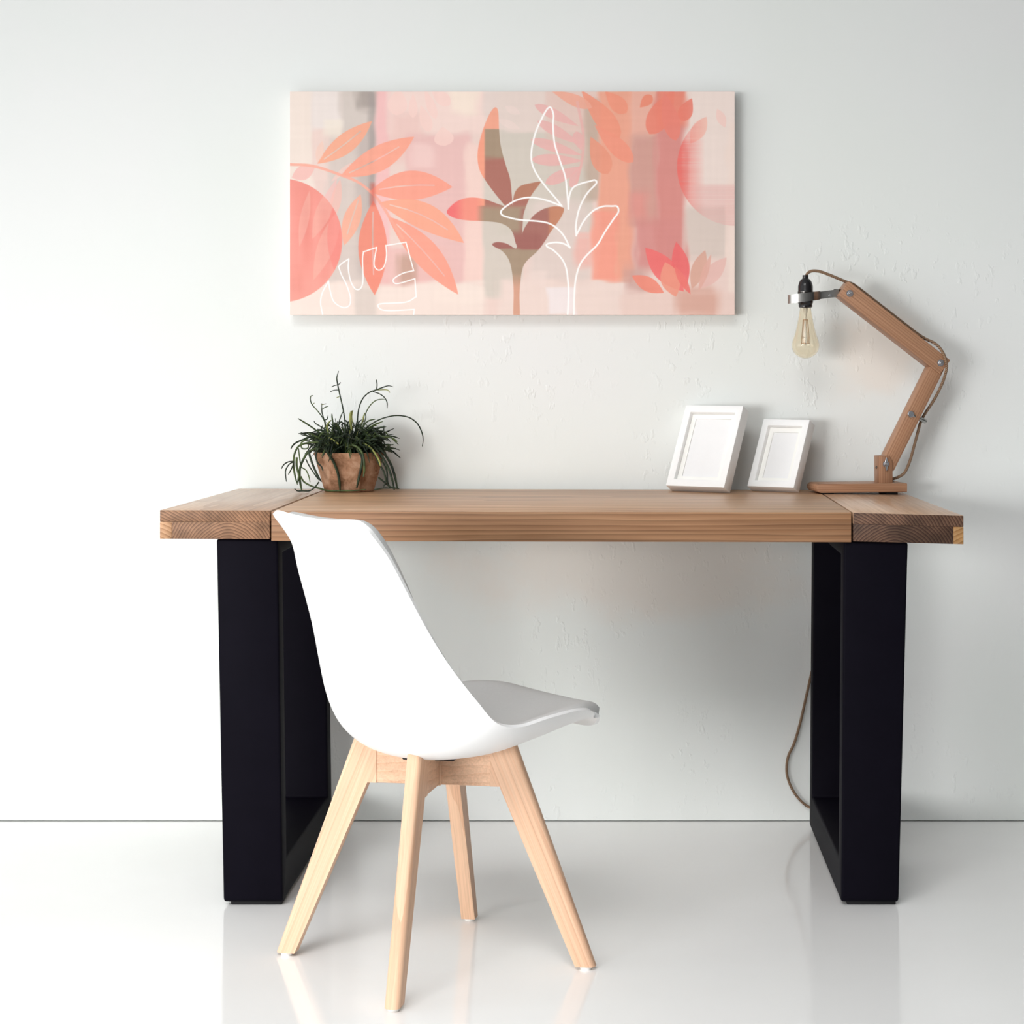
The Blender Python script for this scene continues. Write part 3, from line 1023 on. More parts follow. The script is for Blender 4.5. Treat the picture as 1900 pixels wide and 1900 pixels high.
# faceted pot (six sides, tapering), hollow
bm = bmesh.new()
RT, RB, HP, WT = 0.0835, 0.0575, 0.086, 0.007
ph = math.radians(-112.5 + 6)
NSD = 8
def ringp(r, z, jit=0.0):
    out = []
    for k in range(NSD):
        a = ph + 2 * PI * k / NSD
        out.append(bm.verts.new((r * math.cos(a), r * math.sin(a), z)))
    return out
ra = ringp(RB, 0); rb = ringp(RT, HP); rc = ringp(RT - WT, HP); rd = ringp(RT - WT - 0.006, HP - 0.016); re_ = ringp(RB - WT, 0.008)
for A, B in ((ra, rb), (rb, rc), (rc, re_)):
    for k in range(NSD):
        bm.faces.new((A[k], A[(k + 1) % NSD], B[(k + 1) % NSD], B[k]))
for v in rd:
    bm.verts.remove(v)
bm.faces.new(list(reversed(ra))); bm.faces.new(re_)
bmesh.ops.recalc_face_normals(bm, faces=bm.faces)
bmesh.ops.bevel(bm, geom=[e for e in bm.edges if e.calc_face_angle(0) > 0.3], offset=0.0022, segments=3, profile=0.5, affect='EDGES', clamp_overlap=True)
pot = obj('pot', bm, M['terracotta'], PLANT, 30)
bm = bmesh.new()
lathe(bm, [(0.0, HP - 0.006), (0.03, HP - 0.005), (0.055, HP - 0.010), (0.066, HP - 0.016), (0.0, HP - 0.020)], 0, 0, 20)
obj('soil', bm, M['soil'], PLANT, 60)

# stems traced one by one: (points in detail-view px, distance offsets start/end, radius, tone)
def C3(cx, cy):
    return 500 + cx / 5.9375, 670 + cy / 5.9375
STEMS = [
    # tall ones
    ([(840, 800), (830, 650), (805, 500), (775, 370), (750, 250), (742, 180), (762, 108)], 0.00, -0.01, 1.15, 0),
    ([(755, 262), (715, 270), (685, 285)], -0.008, -0.015, .75, 0),
    ([(755, 318), (710, 322), (668, 338)], -0.006, -0.012, .75, 0),
    ([(770, 392), (740, 402)], -0.004, -0.006, .7, 2),
    ([(752, 258), (772, 250), (780, 232)], -0.008, -0.004, .8, 0),
    ([(620, 740), (600, 650), (540, 560), (470, 480), (450, 420), (458, 385), (480, 378)], -0.01, -0.03, .95, 1),
    ([(470, 478), (495, 462)], -0.028, -0.024, .7, 2),
    ([(625, 730), (600, 640), (578, 560), (575, 465)], 0.0, -0.01, 1.0, 0),
    ([(582, 530), (610, 510), (648, 497)], -0.008, 0.0, .8, 1),
    ([(578, 480), (600, 474), (625, 470)], -0.01, 0.0, .7, 2),
    ([(615, 680), (635, 640), (645, 600)], -0.005, 0.0, .9, 0),
    ([(970, 760), (970, 640), (985, 520), (1030, 410), (1100, 345), (1180, 315), (1260, 285), (1310, 272), (1358, 280)], 0.0, -0.015, 1.15, 0),
    ([(1180, 315), (1185, 260), (1178, 205)], -0.008, -0.008, 1.0, 0),
    ([(1190, 318), (1280, 315), (1310, 325), (1325, 348)], -0.008, -0.014, .9, 2),
    ([(1140, 335), (1210, 360), (1265, 400), (1295, 455), (1297, 520)], -0.004, 0.0, .95, 0),
    ([(1050, 660), (1060, 580), (1100, 500), (1160, 440), (1220, 422), (1270, 420)], 0.01, 0.0, .95, 1),
    ([(960, 850), (1060, 740), (1180, 660), (1300, 615), (1420, 600), (1540, 622), (1630, 690), (1680, 790), (1692, 870), (1683, 940)], -0.01, 0.01, 1.15, 0),
    ([(690, 800), (700, 700), (690, 620), (688, 580)], -0.02, -0.02, 1.4, 1),
    ([(760, 780), (765, 680), (790, 600), (818, 545)], 0.0, 0.0, 1.0, 0),
    ([(900, 760), (890, 680), (890, 590), (905, 545)], -0.03, -0.03, 1.7, 2),
    ([(905, 700), (905, 610), (918, 540)], -0.028, -0.026, 1.2, 2),
    ([(1030, 730), (1090, 660), (1165, 640)], -0.01, 0.0, 1.1, 1),
    ([(1020, 680), (1035, 620), (1050, 570)], -0.01, -0.01, 1.3, 2),
    ([(620, 800), (560, 790), (440, 710), (370, 665), (315, 632)], -0.02, -0.05, 1.4, 1),
    ([(640, 830), (560, 810), (450, 790), (380, 795), (320, 800)], -0.03, -0.06, 1.5, 0),
    ([(640, 790), (560, 720), (510, 690), (490, 660)], 0.0, 0.01, 1.1, 0),
    ([(640, 760), (640, 700), (680, 650)], -0.02, -0.02, 1.5, 2),
    ([(600, 870), (480, 830), (380, 860), (290, 900), (250, 940), (235, 970)], -0.03, -0.06, 1.5, 0),
    ([(1000, 880), (1120, 830), (1240, 830), (1340, 845), (1390, 870), (1408, 893)], -0.03, -0.03, 1.3, 1),
    ([(1000, 850), (1100, 800), (1200, 770), (1285, 790)], -0.02, 0.0, 1.3, 0),
    ([(1020, 820), (1130, 760), (1245, 775), (1262, 710)], 0.0, 0.0, 1.3, 0),
    ([(1050, 780), (1120, 740), (1215, 745)], 0.01, 0.02, 1.2, 0),
    ([(660, 845), (700, 870), (760, 915)], -0.06, -0.075, 1.6, 2),
    # trailing on the left
    ([(560, 890), (430, 900), (330, 930), (280, 1010), (265, 1100), (270, 1200), (290, 1300), (310, 1360)], -0.05, -0.07, 1.7, 1),
    ([(540, 950), (430, 1000), (370, 1090), (335, 1190), (335, 1300), (345, 1380), (355, 1445)], -0.055, -0.07, 2.0, 1),
    ([(270, 1105), (210, 1110), (160, 1140), (130, 1188)], -0.065, -0.08, 1.1, 0),
    ([(270, 1105), (215, 1140), (180, 1200), (178, 1260), (187, 1328)], -0.065, -0.085, 1.1, 0),
    ([(272, 1110), (245, 1180), (208, 1250)], -0.065, -0.08, 1.1, 0),
    ([(320, 960), (330, 1050), (350, 1160), (400, 1200), (430, 1260), (447, 1335)], -0.06, -0.075, 1.1, 1),
    ([(345, 1270), (380, 1330), (470, 1380), (560, 1405), (650, 1435), (800, 1450), (930, 1440), (1060, 1415)], -0.068, -0.064, 1.5, 1),
    ([(545, 1330), (500, 1390), (440, 1440), (370, 1455), (310, 1435), (275, 1405)], -0.066, -0.078, 1.2, 0),
    ([(440, 980), (440, 1030), (480, 1150), (530, 1260), (572, 1330)], -0.068, -0.072, 1.9, 0),
    ([(400, 1080), (440, 1160), (500, 1250), (545, 1312)], -0.06, -0.07, 1.1, 0),
    ([(540, 960), (510, 1040), (530, 1120), (570, 1160), (590, 1212)], -0.08, -0.085, 1.4, 0),
    ([(420, 860), (350, 900), (360, 960), (420, 960), (430, 920)], -0.05, -0.06, 1.3, 1),
    ([(300, 1060), (300, 1160), (325, 1260), (310, 1340)], -0.06, -0.07, 2.0, 1),
    # trailing in front
    ([(620, 960), (660, 1040), (710, 1120), (755, 1240), (772, 1340), (778, 1440)], -0.085, -0.066, 2.3, 0),
    ([(840, 940), (930, 930), (1010, 990), (1040, 1090), (1045, 1200), (1035, 1275)], -0.075, -0.088, 2.0, 1),
    ([(960, 960), (1020, 1060), (1010, 1180), (985, 1290), (960, 1400)], -0.075, -0.066, 2.4, 0),
    ([(1030, 900), (1120, 960), (1200, 1080), (1225, 1160)], -0.06, -0.085, 1.6, 2),
    # trailing on the right
    ([(1150, 900), (1250, 1000), (1330, 1120), (1380, 1260), (1410, 1410)], -0.03, -0.04, 2.2, 0),
    ([(1130, 930), (1240, 1050), (1310, 1180), (1350, 1300), (1375, 1420)], -0.05, -0.05, 2.0, 0),
    ([(1140, 900), (1230, 960), (1300, 980), (1350, 1005)], -0.03, -0.02, 1.6, 0),
    ([(1150, 1000), (1200, 1120), (1260, 1220), (1280, 1330), (1250, 1390)], -0.06, -0.06, 1.6, 0),
    ([(1230, 1080), (1290, 1200), (1300, 1330), (1330, 1400)], -0.04, -0.045, 1.6, 0),
    ([(1200, 1280), (1260, 1330), (1340, 1390), (1430, 1405)], -0.055, -0.05, 1.4, 0),
    ([(1150, 1420), (1250, 1400), (1340, 1400)], -0.06, -0.055, 1.0, 0),
]
tones = [M['stem_dark'], M['stem_mid'], M['stem_tip']]
for pts, y0, y1, rr, tone in STEMS:
    if pts[0][1] < 885 and y0 > -0.04 and len(pts) > 2 and 560 < pts[0][0] < 1100 and pts[0][1] > 640:
        pts = [(pts[0][0] * 0.5 + 770 * 0.5, 985)] + pts
    q = []
    nP = len(pts)
    for k, (cx, cy) in enumerate(pts):
        px, py = C3(cx, cy)
        yy = PY + y0 + (y1 - y0) * k / (nP - 1)
        v = PLi @ P(px, py, yy)
        if v.z < 0.0042:
            v.z = 0.0042
        q.append(v)
    cv = catmull(q, 5)
    n_ = len(cv)
    bm = bmesh.new()
    r = 0.00128 * rr
    tube(bm, cv, [r * (1.0 if k < n_ * .75 else 1.0 - 0.55 * (k - n_ * .75) / (n_ * .25)) for k in range(n_)], 7)
    obj('stem', bm, tones[tone], PLANT, 70)

# dense crown of short stems, one part
def crown(seed, count, mat_, nm, lo_, hi_):
    rnd = random.Random(seed)
    bm = bmesh.new()
    for k in range(count):
        a = rnd.uniform(0, 2 * PI)
        r0 = 0.062 * math.sqrt(rnd.random())
        base = Vector((r0 * math.cos(a), r0 * math.sin(a), HP - 0.012))
        up = rnd.uniform(lo_, hi_) * (1.2 - r0 / 0.12)
        outw = rnd.uniform(0.012, 0.055)
        a2 = a + rnd.uniform(-0.6, 0.6)
        dr = Vector((math.cos(a2), math.sin(a2), 0))
        if dr.y > 0:
            dr.y *= 0.45
        drop = rnd.uniform(-0.012, 0.026)
        p1 = base + Vector((0, 0, up * 0.7)) + dr * outw * 0.25
        p2 = base + Vector((0, 0, up)) + dr * outw * 0.65
        p3 = base + Vector((0, 0, up - drop)) + dr * outw * 1.1
        for p in (p1, p2, p3):
            p.y = min(p.y, 0.092)
        cv = catmull([base, p1, p2, p3], 3)
        r = rnd.uniform(0.0011, 0.0021)
        tube(bm, cv, [r] * (len(cv) - 2) + [r * .8, r * .4], 5)
        if rnd.random() < 0.6:
            d2 = Vector((rnd.uniform(-1, 1), rnd.uniform(-1, .4), rnd.uniform(-.1, 1))).normalized() * rnd.uniform(0.010, 0.022)
            e2 = p2 + d2
            e2.y = min(e2.y, 0.094)
            tube(bm, [p2, p2 + (e2 - p2) * 0.5 + Vector((0, 0, 0.002)), e2], [r * .8, r * .8, r * .4], 5)
    return obj(nm, bm, mat_, PLANT, 70)
crown(3, 330, M['stem_dark'], 'foliage', 0.020, 0.072)
crown(4, 60, M['stem_mid'], 'foliage', 0.020, 0.066)

# ------------------------------------------------------------------ wall canvas with its print
AX0, AX1, AY0, AY1 = 538.0, 1363.0, 170.0, 584.0
NX, NY = 861, 433
gx = np.linspace(AX0, AX1, NX)
gy = np.linspace(AY0, AY1, NY)
GX, GY = np.meshgrid(gx, gy)          # row 0 = top
def c1(x, y): return (520 + x / 4.2227, 150 + y / 4.2227)
def c2(x, y): return (940 + x / 4.0435, 150 + y / 4.0435)
img = np.zeros((NY, NX, 3)) + np.array([233, 208, 199.])
rng = np.random.default_rng(5)
def vnoise(sx, sy, seed):
    """smooth value noise with cell size sx, sy px"""
    r = np.random.default_rng(seed)
    nx, ny = int((AX1 - AX0) / sx) + 3, int((AY1 - AY0) / sy) + 3
    g = r.random((ny, nx))
    fx, fy = (GX - AX0) / sx, (GY - AY0) / sy
    ix, iy = fx.astype(int), fy.astype(int)
    tx, ty = fx - ix, fy - iy
    tx = tx * tx * (3 - 2 * tx); ty = ty * ty * (3 - 2 * ty)
    return (g[iy, ix] * (1 - tx) + g[iy, ix + 1] * tx) * (1 - ty) + (g[iy + 1, ix] * (1 - tx) + g[iy + 1, ix + 1] * tx) * ty
WOB = (vnoise(9, 30, 1) - .5) * 2
WOB2 = (vnoise(30, 8, 2) - .5) * 2
def blend(a, col):
    global img
    col = np.asarray(col, float)
    img = img * (1 - a[..., None]) + col * a[..., None]
def sm(e0, e1, x):
    t = np.clip((x - e0) / (e1 - e0), 0, 1)
    return t * t * (3 - 2 * t)
def patch(cf, x0, y0, x1, y1, col, soft=8, alpha=1.0, wob=5):
    (x0, y0), (x1, y1) = cf(x0, y0), cf(x1, y1)
    X = GX + WOB * wob; Y = GY + WOB2 * wob
    a = sm(x0 - soft, x0 + soft, X) * (1 - sm(x1 - soft, x1 + soft, X)) * sm(y0 - soft, y0 + soft, Y) * (1 - sm(y1 - soft, y1 + soft, Y))
    blend(a * alpha, col)
# washes, left half
patch(c1, 0, 0, 260, 1900, (238, 222, 211), 6)
patch(c1, 240, 0, 490, 380, (233, 221, 215), 8)
patch(c1, 470, 60, 745, 640, (211, 199, 191), 8)
patch(c1, 600, 60, 745, 220, (172, 160, 153), 12)
patch(c1, 370, 380, 745, 1610, (212, 198, 190), 8, .9)
patch(c1, 600, 380, 742, 1540, (190, 176, 170), 12, .75)
patch(c1, 690, 90, 748, 1000, (158, 148, 144), 6, .6, 1)
patch(c1, 340, 300, 480, 440, (238, 226, 212), 8, .8)
patch(c1, 745, 60, 860, 1580, (240, 188, 186), 6, .9, 3)
patch(c1, 850, 60, 1610, 420, (241, 214, 205), 9)
patch(c1, 1330, 60, 1550, 260, (245, 226, 211), 10)
patch(c1, 860, 250, 1110, 640, (233, 196, 188), 10, .8)
patch(c1, 1000, 420, 1480, 1590, (231, 189, 184), 9)
patch(c1, 1040, 500, 1200, 690, (240, 205, 199), 10, .8)
patch(c1, 1440, 500, 1605, 1590, (241, 209, 199), 7)
patch(c1, 1600, 60, 1880, 410, (228, 210, 202), 8)
patch(c1, 1590, 380, 1900, 1700, (213, 202, 191), 6, 1, 2)
patch(c1, 700, 1300, 1300, 1600, (232, 186, 180), 8, .8)
patch(c1, 60, 1590, 1600, 1900, (239, 221, 211), 9)
patch(c1, 570, 1600, 760, 1900, (216, 202, 193), 8, .9)
patch(c1, 920, 1370, 1060, 1580, (186, 150, 130), 9, .7)
patch(c1, 1200, 1600, 1600, 1740, (243, 226, 215), 8, .6)
# washes, right half
patch(c2, -60, 60, 310, 400, (228, 210, 201), 8)
patch(c2, -60, 390, 640, 1150, (211, 201, 189), 7)
patch(c2, 180, 900, 620, 1500, (223, 206, 198), 12, .9)
patch(c2, 300, 60, 720, 640, (222, 190, 178), 12, .6)
patch(c2, 590, 130, 700, 900, (190, 166, 148), 9, .75)
patch(c2, 695, 60, 950, 1510, (236, 166, 142), 7)
patch(c2, 640, 980, 830, 1510, (243, 158, 138), 7, .9)
patch(c2, 520, 1150, 640, 1400, (240, 176, 164), 10, .7)
patch(c2, 930, 60, 1140, 420, (234, 178, 160), 9)
patch(c2, 930, 400, 1140, 1100, (210, 158, 146), 9)
patch(c2, 930, 830, 1060, 1050, (226, 148, 138), 14, .8)
patch(c2, 1120, 60, 1350, 1450, (216, 142, 134), 9)
patch(c2, 1130, 60, 1420, 330, (233, 138, 118), 10)
patch(c2, 960, 1050, 1330, 1420, (213, 140, 134), 14, .9)
patch(c2, 1345, 60, 1760, 980, (237, 219, 210), 10)
patch(c2, 1350, 940, 1660, 1330, (216, 200, 190), 9, .95)
patch(c2, 1650, 300, 1760, 1900, (239, 218, 207), 8)
patch(c2, 880, 1390, 1060, 1600, (202, 160, 152), 14, .8)
patch(c2, -60, 1500, 900, 1900, (235, 214, 205), 9)
patch(c2, 310, 1540, 510, 1760, (240, 229, 228), 6, .9)
patch(c2, 860, 1590, 1760, 1900, (232, 205, 195), 9)
patch(c2, 1280, 1560, 1580, 1760, (214, 166, 150), 12, .9)
patch(c2, 180, 1420, 300, 1520, (236, 216, 208), 10, .7)
base_img = img.copy()

def coverage(poly):
    """anti-aliased inside mask of a closed polygon (frame px)"""
    poly = np.asarray([(p[0], p[1]) for p in poly], float)
    out = np.zeros((NY, NX))
    x0, y0 = poly.min(0) - 2; x1, y1 = poly.max(0) + 2
    i0, i1 = np.searchsorted(gx, x0), np.searchsorted(gx, x1)
    j0, j1 = np.searchsorted(gy, y0), np.searchsorted(gy, y1)
    if i1 <= i0 or j1 <= j0:
        return out
    X, Y = GX[j0:j1, i0:i1], GY[j0:j1, i0:i1]
    ins = np.zeros(X.shape, bool); d2 = np.full(X.shape, 1e9)
    n = len(poly)
    for k in range(n):
        ax, ay = poly[k]; bx, by = poly[(k + 1) % n]
        if ay != by:
            cond = ((ay > Y) != (by > Y)) & (X < (bx - ax) * (Y - ay) / (by - ay) + ax)
            ins ^= cond
        ex, ey = bx - ax, by - ay
        L = ex * ex + ey * ey
        if L < 1e-9:
            continue
        t = np.clip(((X - ax) * ex + (Y - ay) * ey) / L, 0, 1)
        d2 = np.minimum(d2, (X - ax - t * ex) ** 2 + (Y - ay - t * ey) ** 2)
    sd = np.sqrt(d2) * np.where(ins, 1, -1)
    out[j0:j1, i0:i1] = np.clip(sd / 1.0 + 0.5, 0, 1)
    return out
def strokemask(pts, w):
    pts = np.asarray([(p[0], p[1]) for p in pts], float)
    d2 = np.full((NY, NX), 1e9)
    x0, y0 = pts.min(0) - w - 2; x1, y1 = pts.max(0) + w + 2
    i0, i1 = np.searchsorted(gx, x0), np.searchsorted(gx, x1)
    j0, j1 = np.searchsorted(gy, y0), np.searchsorted(gy, y1)
    X, Y = GX[j0:j1, i0:i1], GY[j0:j1, i0:i1]
    dd = np.full(X.shape, 1e9)
    for k in range(len(pts) - 1):
        ax, ay = pts[k]; bx, by = pts[k + 1]
        ex, ey = bx - ax, by - ay
        L = ex * ex + ey * ey
        if L < 1e-9:
            continue
        t = np.clip(((X - ax) * ex + (Y - ay) * ey) / L, 0, 1)
        dd = np.minimum(dd, (X - ax - t * ex) ** 2 + (Y - ay - t * ey) ** 2)
    out = np.zeros((NY, NX))
    out[j0:j1, i0:i1] = np.clip(w / 2 - np.sqrt(dd) + 0.5, 0, 1)
    return out
def smooth(cf, pts, closed=True, n=6):
    return [(p.x, p.y) for p in catmull([(*cf(*p), 0) for p in pts], n, closed)]
def lens(cf, base, tip, w, bend=0.0, blunt=1.0, n=16):
    b = np.array(cf(*base)); t = np.array(cf(*tip))
    sc = 4.1
    d = t - b; L = np.hypot(*d); d /= L
    nrm = np.array([-d[1], d[0]])
    A, B = [], []
    for k in range(n + 1):
        u = k / n
        c = b + d * L * u + nrm * (bend / sc) * 4 * u * (1 - u)
        h = w / sc / 2 * (math.sin(PI * u) ** 0.9 if blunt == 1.0 else math.sin(PI * u ** 1.5) ** 0.6) if 0 < u < 1 else 0
        A.append(c + nrm * h); B.append(c - nrm * h)
    return [tuple(p) for p in A + B[::-1][1:-1]], [tuple(b + d * L * u + nrm * (bend / sc) * 4 * u * (1 - u)) for u in (0.12, .3, .45, .6, .78)]
def leaf(cf, base, tip, w, col, bend=0, rib=True, alpha=.92, blunt=1.0, ribw=2.2):
    poly, mid = lens(cf, base, tip, w, bend, blunt)
    cvr = coverage(poly)
    if rib:
        cvr = cvr * (1 - 0.75 * strokemask(mid, ribw))
    blend(cvr * alpha, col)
# pale circle at the left
cx, cy = c1(1.4, 1250); RR = 485 / 4.2227
for nm_, (lx_, ly_, tx_, ty_, ww, co) in enumerate([(445, 760, 230, 1300, 90, (236, 190, 184)), (400, 790, 560, 640, 40, (236, 200, 190))]):
    leaf(c1, (lx_, ly_), (tx_, ty_), ww, co, 0, False, .8)
# palm leaves
leaf(c1, (290, 650), (720, 315), 150, (244, 168, 138), 10, True, .9)
leaf(c1, (470, 750), (1050, 438), 190, (247, 164, 140), 18, True, .92)
leaf(c1, (700, 868), (1350, 832), 225, (247, 160, 138), -30, True, .93)
leaf(c1, (770, 955), (1440, 1270), 200, (246, 168, 140), -55, True, .92)
leaf(c1, (840, 1060), (1395, 1675), 200, (246, 160, 138), -25, True, .92)
leaf(c1, (730, 940), (740, 1680), 220, (238, 138, 116), 10, True, .9)
leaf(c1, (630, 890), (500, 1290), 130, (244, 172, 146), 5, True, .85)
leaf(c1, (470, 770), (400, 1110), 80, (240, 186, 174), 0, False, .7)
leaf(c1, (270, 680), (90, 760), 110, (240, 184, 176), 0, False, .8)
leaf(c1, (290, 640), (330, 470), 60, (238, 200, 184), 0, False, .7)
stem_ = smooth(c1, [(75, 655), (260, 668), (480, 740), (620, 800), (740, 900), (800, 980), (900, 1140), (960, 1230)], False)
blend(strokemask(stem_, 5.0) * .85, (244, 170, 150))
patch(c1, 705, 800, 745, 980, (206, 92, 78), 5, .6, 1)
# the circle itself
dist = np.hypot(GX - cx, GY - cy)
circ = np.clip(RR - dist + .5, 0, 1)
st = vnoise(16, 60, 11)
cc = np.stack([244 - 14 * st, 158 - 24 * st, 146 - 24 * st], -1)
fade = np.clip((GY - cy) / RR, 0, 1)[..., None]
cc = cc * (1 - fade * .5) + np.array([234, 164, 150]) * fade * .5
img = img * (1 - .95 * circ[..., None]) + cc * .95 * circ[..., None]
for (b_, t_, w_) in (((440, 790), (250, 1240), 120), ((470, 1000), (260, 1560), 130), ((230, 860), (150, 1300), 70)):
    poly, mid = lens(c1, b_, t_, w_)
    blend(coverage(poly) * circ * .4, (236, 186, 172))
poly, mid = lens(c1, (420, 960), (430, 1500), 110)
blend(coverage(poly) * circ * .5, (240, 132, 124))
# pale blossoms along the top
for b_, t_, w_ in (((930, 60), (910, 270), 150), ((1040, 100), (1040, 290), 70), ((1100, 190), (1170, 400), 90), ((1130, 60), (1220, 300), 70), ((1270, 360), (1290, 510), 150), ((1180, 60), (1330, 190), 100)):
    leaf(c1, b_, t_, w_, (244, 209, 200), 0, False, .85, .9)
for b_, t_, w_ in (((1700, 300), (1880, 380), 60), ((1760, 200), (1880, 260), 60)):
    leaf(c1, b_, t_, w_, (236, 214, 206), 0, False, .7)
# salmon foliage, upper right
for b_, t_, w_, co in (((560, 70), (850, 430), 150, (240, 150, 124)), ((660, 330), (950, 610), 130, (241, 150, 126)), ((630, 420), (760, 700), 150, (234, 152, 126)),
                       ((330, 70), (640, 200), 90, (238, 168, 146)), ((740, 80), (900, 240), 120, (240, 150, 124)),
                       ((1000, 200), (1090, 110), 80, (236, 138, 112)), ((1260, 60), (1070, 400), 170, (236, 132, 112)), ((1180, 80), (1270, 450), 130, (234, 132, 116)), ((1390, 130), (1310, 300), 110, (235, 128, 110))):
    leaf(c2, b_, t_, w_, co, 0, False, .88, .85)
for b_, t_, w_ in (((570, 560), (180, 440), 80), ((570, 600), (185, 590), 90), ((570, 640), (290, 770), 90), ((560, 480), (230, 300), 80), ((540, 340), (210, 180), 80), ((560, 520), (520, 380), 80), ((550, 640), (480, 800), 70)):
    leaf(c2, b_, t_, w_, (233, 178, 173), 0, False, .85, .8)
blend(strokemask(smooth(c2, [(530, 160), (575, 400), (565, 600), (520, 780)], False), 5) * .7, (233, 176, 170))
leaf(c2, (1380, 470), (1500, 270), 110, (243, 186, 170), 0, False, .8)
leaf(c2, (1580, 210), (1640, 350), 70, (243, 204, 194), 0, False, .8)
# circle at the right, scratched
cx, cy = c2(1722, 645); RR = 443 / 4.0435
dist = np.hypot(GX - cx, GY - cy)
circ = np.clip(RR - dist + .5, 0, 1)
rel = (GX - (cx - RR)) / (2 * RR)
rows_ = rng.random(NY)
scr = np.repeat((rows_ > .55)[:, None], NX, 1) * 0.35 * vnoise(40, 3, 21)
al = np.clip(1.0 - rel * 4.2, 0.0, 1) * .95
low = sm(c2(0, 760)[1], c2(0, 800)[1], GY) * .55
up_ = (1 - sm(c2(0, 430)[1], c2(0, 470)[1], GY)) * .3
blend(circ * np.clip(al * (1 - scr) * (1 - up_), 0, 1), (236, 108, 100))
blend(circ * np.clip(low * (1 - np.clip(al, 0, 1)) * (1 - 1.3 * scr), 0, 1), (228, 176, 170))
# flower leaves, lower right
for b_, t_, w_, co in (((1450, 1560), (1650, 1325), 120, (229, 186, 177)), ((1390, 1560), (1490, 1270), 110, (216, 166, 148)), ((1180, 1590), (940, 1462), 110, (238, 138, 118)),
                       ((1330, 1580), (1040, 1252), 170, (238, 112, 110)), ((1340, 1560), (1272, 1208), 130, (235, 106, 106)), ((1270, 1620), (1190, 1360), 150, (237, 152, 130)),
                       ((1380, 1600), (1260, 1390), 60, (236, 120, 112)), ((1440, 1580), (1535, 1300), 50, (224, 172, 158))):
    leaf(c2, b_, t_, w_, co, 0, False, .9)
# brown plant in the middle
pl = [
    smooth(lambda x, y: (x, y), [(919, 199), (924.5, 208), (926, 240), (929, 270), (938, 305), (946, 330), (949, 355), (950, 384), (940, 384), (924, 366), (905, 341), (891, 318), (886, 295), (888, 270), (897, 238), (909, 210)]),
    smooth(lambda x, y: (x, y), [(829, 394), (838, 381), (853, 371), (872, 366.5), (895, 368.5), (920, 377), (945, 388), (966, 412), (962, 450), (955, 440), (946, 424), (928, 414), (900, 410.5), (868, 409), (842, 404)]),
    smooth(lambda x, y: (x, y), [(951, 392), (952, 372), (956, 356), (966, 345), (984, 340), (1002, 337), (1000, 343), (988, 359), (978, 378), (970, 405), (968, 438), (957, 430)]),
    smooth(lambda x, y: (x, y), [(966, 440), (975, 420), (990, 400), (1008, 388), (1028, 383), (1044, 385), (1046, 392), (1038, 408), (1022, 430), (1008, 452), (996, 467), (976, 486), (968, 505), (964, 545), (964, 590), (953, 590), (953, 540), (950, 505), (944, 482), (932, 466), (916, 457), (914, 452), (924, 449), (940, 452), (957, 461), (960, 450)]),
    [(938, 383), (951, 380), (960, 385), (971, 400), (968, 440), (962, 462), (957, 452), (952, 432), (942, 418), (930, 405)],
]
mask = np.zeros((NY, NX))
for q in pl:
    mask = np.maximum(mask, coverage(q))
col = np.zeros((NY, NX, 3)) + np.array([166., 143, 120])
def cblend(a, c):
    global col
    col = col * (1 - a[..., None]) + np.array(c, float) * a[..., None]
XX, YY = GX + WOB * 2, GY + WOB2 * 2
cblend(sm(286, 300, YY) * (1 - sm(376, 392, YY)), (172, 110, 97))
cblend((1 - sm(238, 241, GY)), (240, 164, 138))
cblend((1 - sm(897, 902, GX)) * (1 - sm(380, 384, GY)), (245, 160, 132))
cblend((1 - sm(880, 902, GX)) * sm(355, 364, GY), (242, 146, 128))
cblend((1 - sm(838, 866, GX)) * sm(355, 364, GY), (238, 112, 112))
cblend(sm(951, 956, GX) * (1 - sm(366, 374, GY)) * sm(300, 310, GY), (180, 122, 98))
cblend(sm(960, 972, XX) * sm(384, 390, GY) * (1 - sm(462, 465, GY)), (166, 108, 98))
cblend(sm(1012, 1024, XX) * sm(370, 378, GY), (196, 132, 102))
cblend(sm(425, 440, YY) * (1 - sm(458, 464, YY)) * (1 - sm(1000, 1010, GX)), (160, 100, 92))
cblend(sm(500, 540, YY), (214, 160, 136))
img = img * (1 - mask[..., None] * .97) + col * mask[..., None] * .97
# white line drawings
def line(cf, pts, w, n=6, chaikin=False):
    blend(strokemask(smooth(cf, pts, False, n), w), (254, 252, 250))
line(c2, [(465, 960), (455, 850), (440, 720), (400, 600), (360, 470), (348, 330), (352, 260), (335, 205), (310, 205), (270, 270), (220, 380), (190, 500), (187, 600), (220, 690), (290, 790), (350, 860), (415, 940)], 3.1)
line(c2, [(415, 940), (300, 897), (180, 875), (80, 893), (5, 935), (-40, 975), (-35, 1005), (10, 1023), (100, 1043), (250, 1055), (340, 1080), (420, 1150), (475, 1250)], 3.1)
line(c2, [(475, 1250), (430, 1222), (370, 1212), (308, 1222), (302, 1242), (350, 1270), (410, 1330), (445, 1400), (460, 1500), (465, 1600), (458, 1760)], 3.1)
line(c2, [(505, 1760), (508, 1600), (520, 1480), (550, 1380), (600, 1310), (680, 1230), (740, 1130), (800, 1040), (838, 985), (830, 943), (790, 940), (720, 943), (650, 975), (580, 1050), (522, 1160)], 3.1)
line(c2, [(522, 1160), (520, 1080), (545, 960), (600, 850), (672, 770), (662, 745), (630, 752), (560, 770), (500, 800), (472, 860), (462, 960)], 3.1)
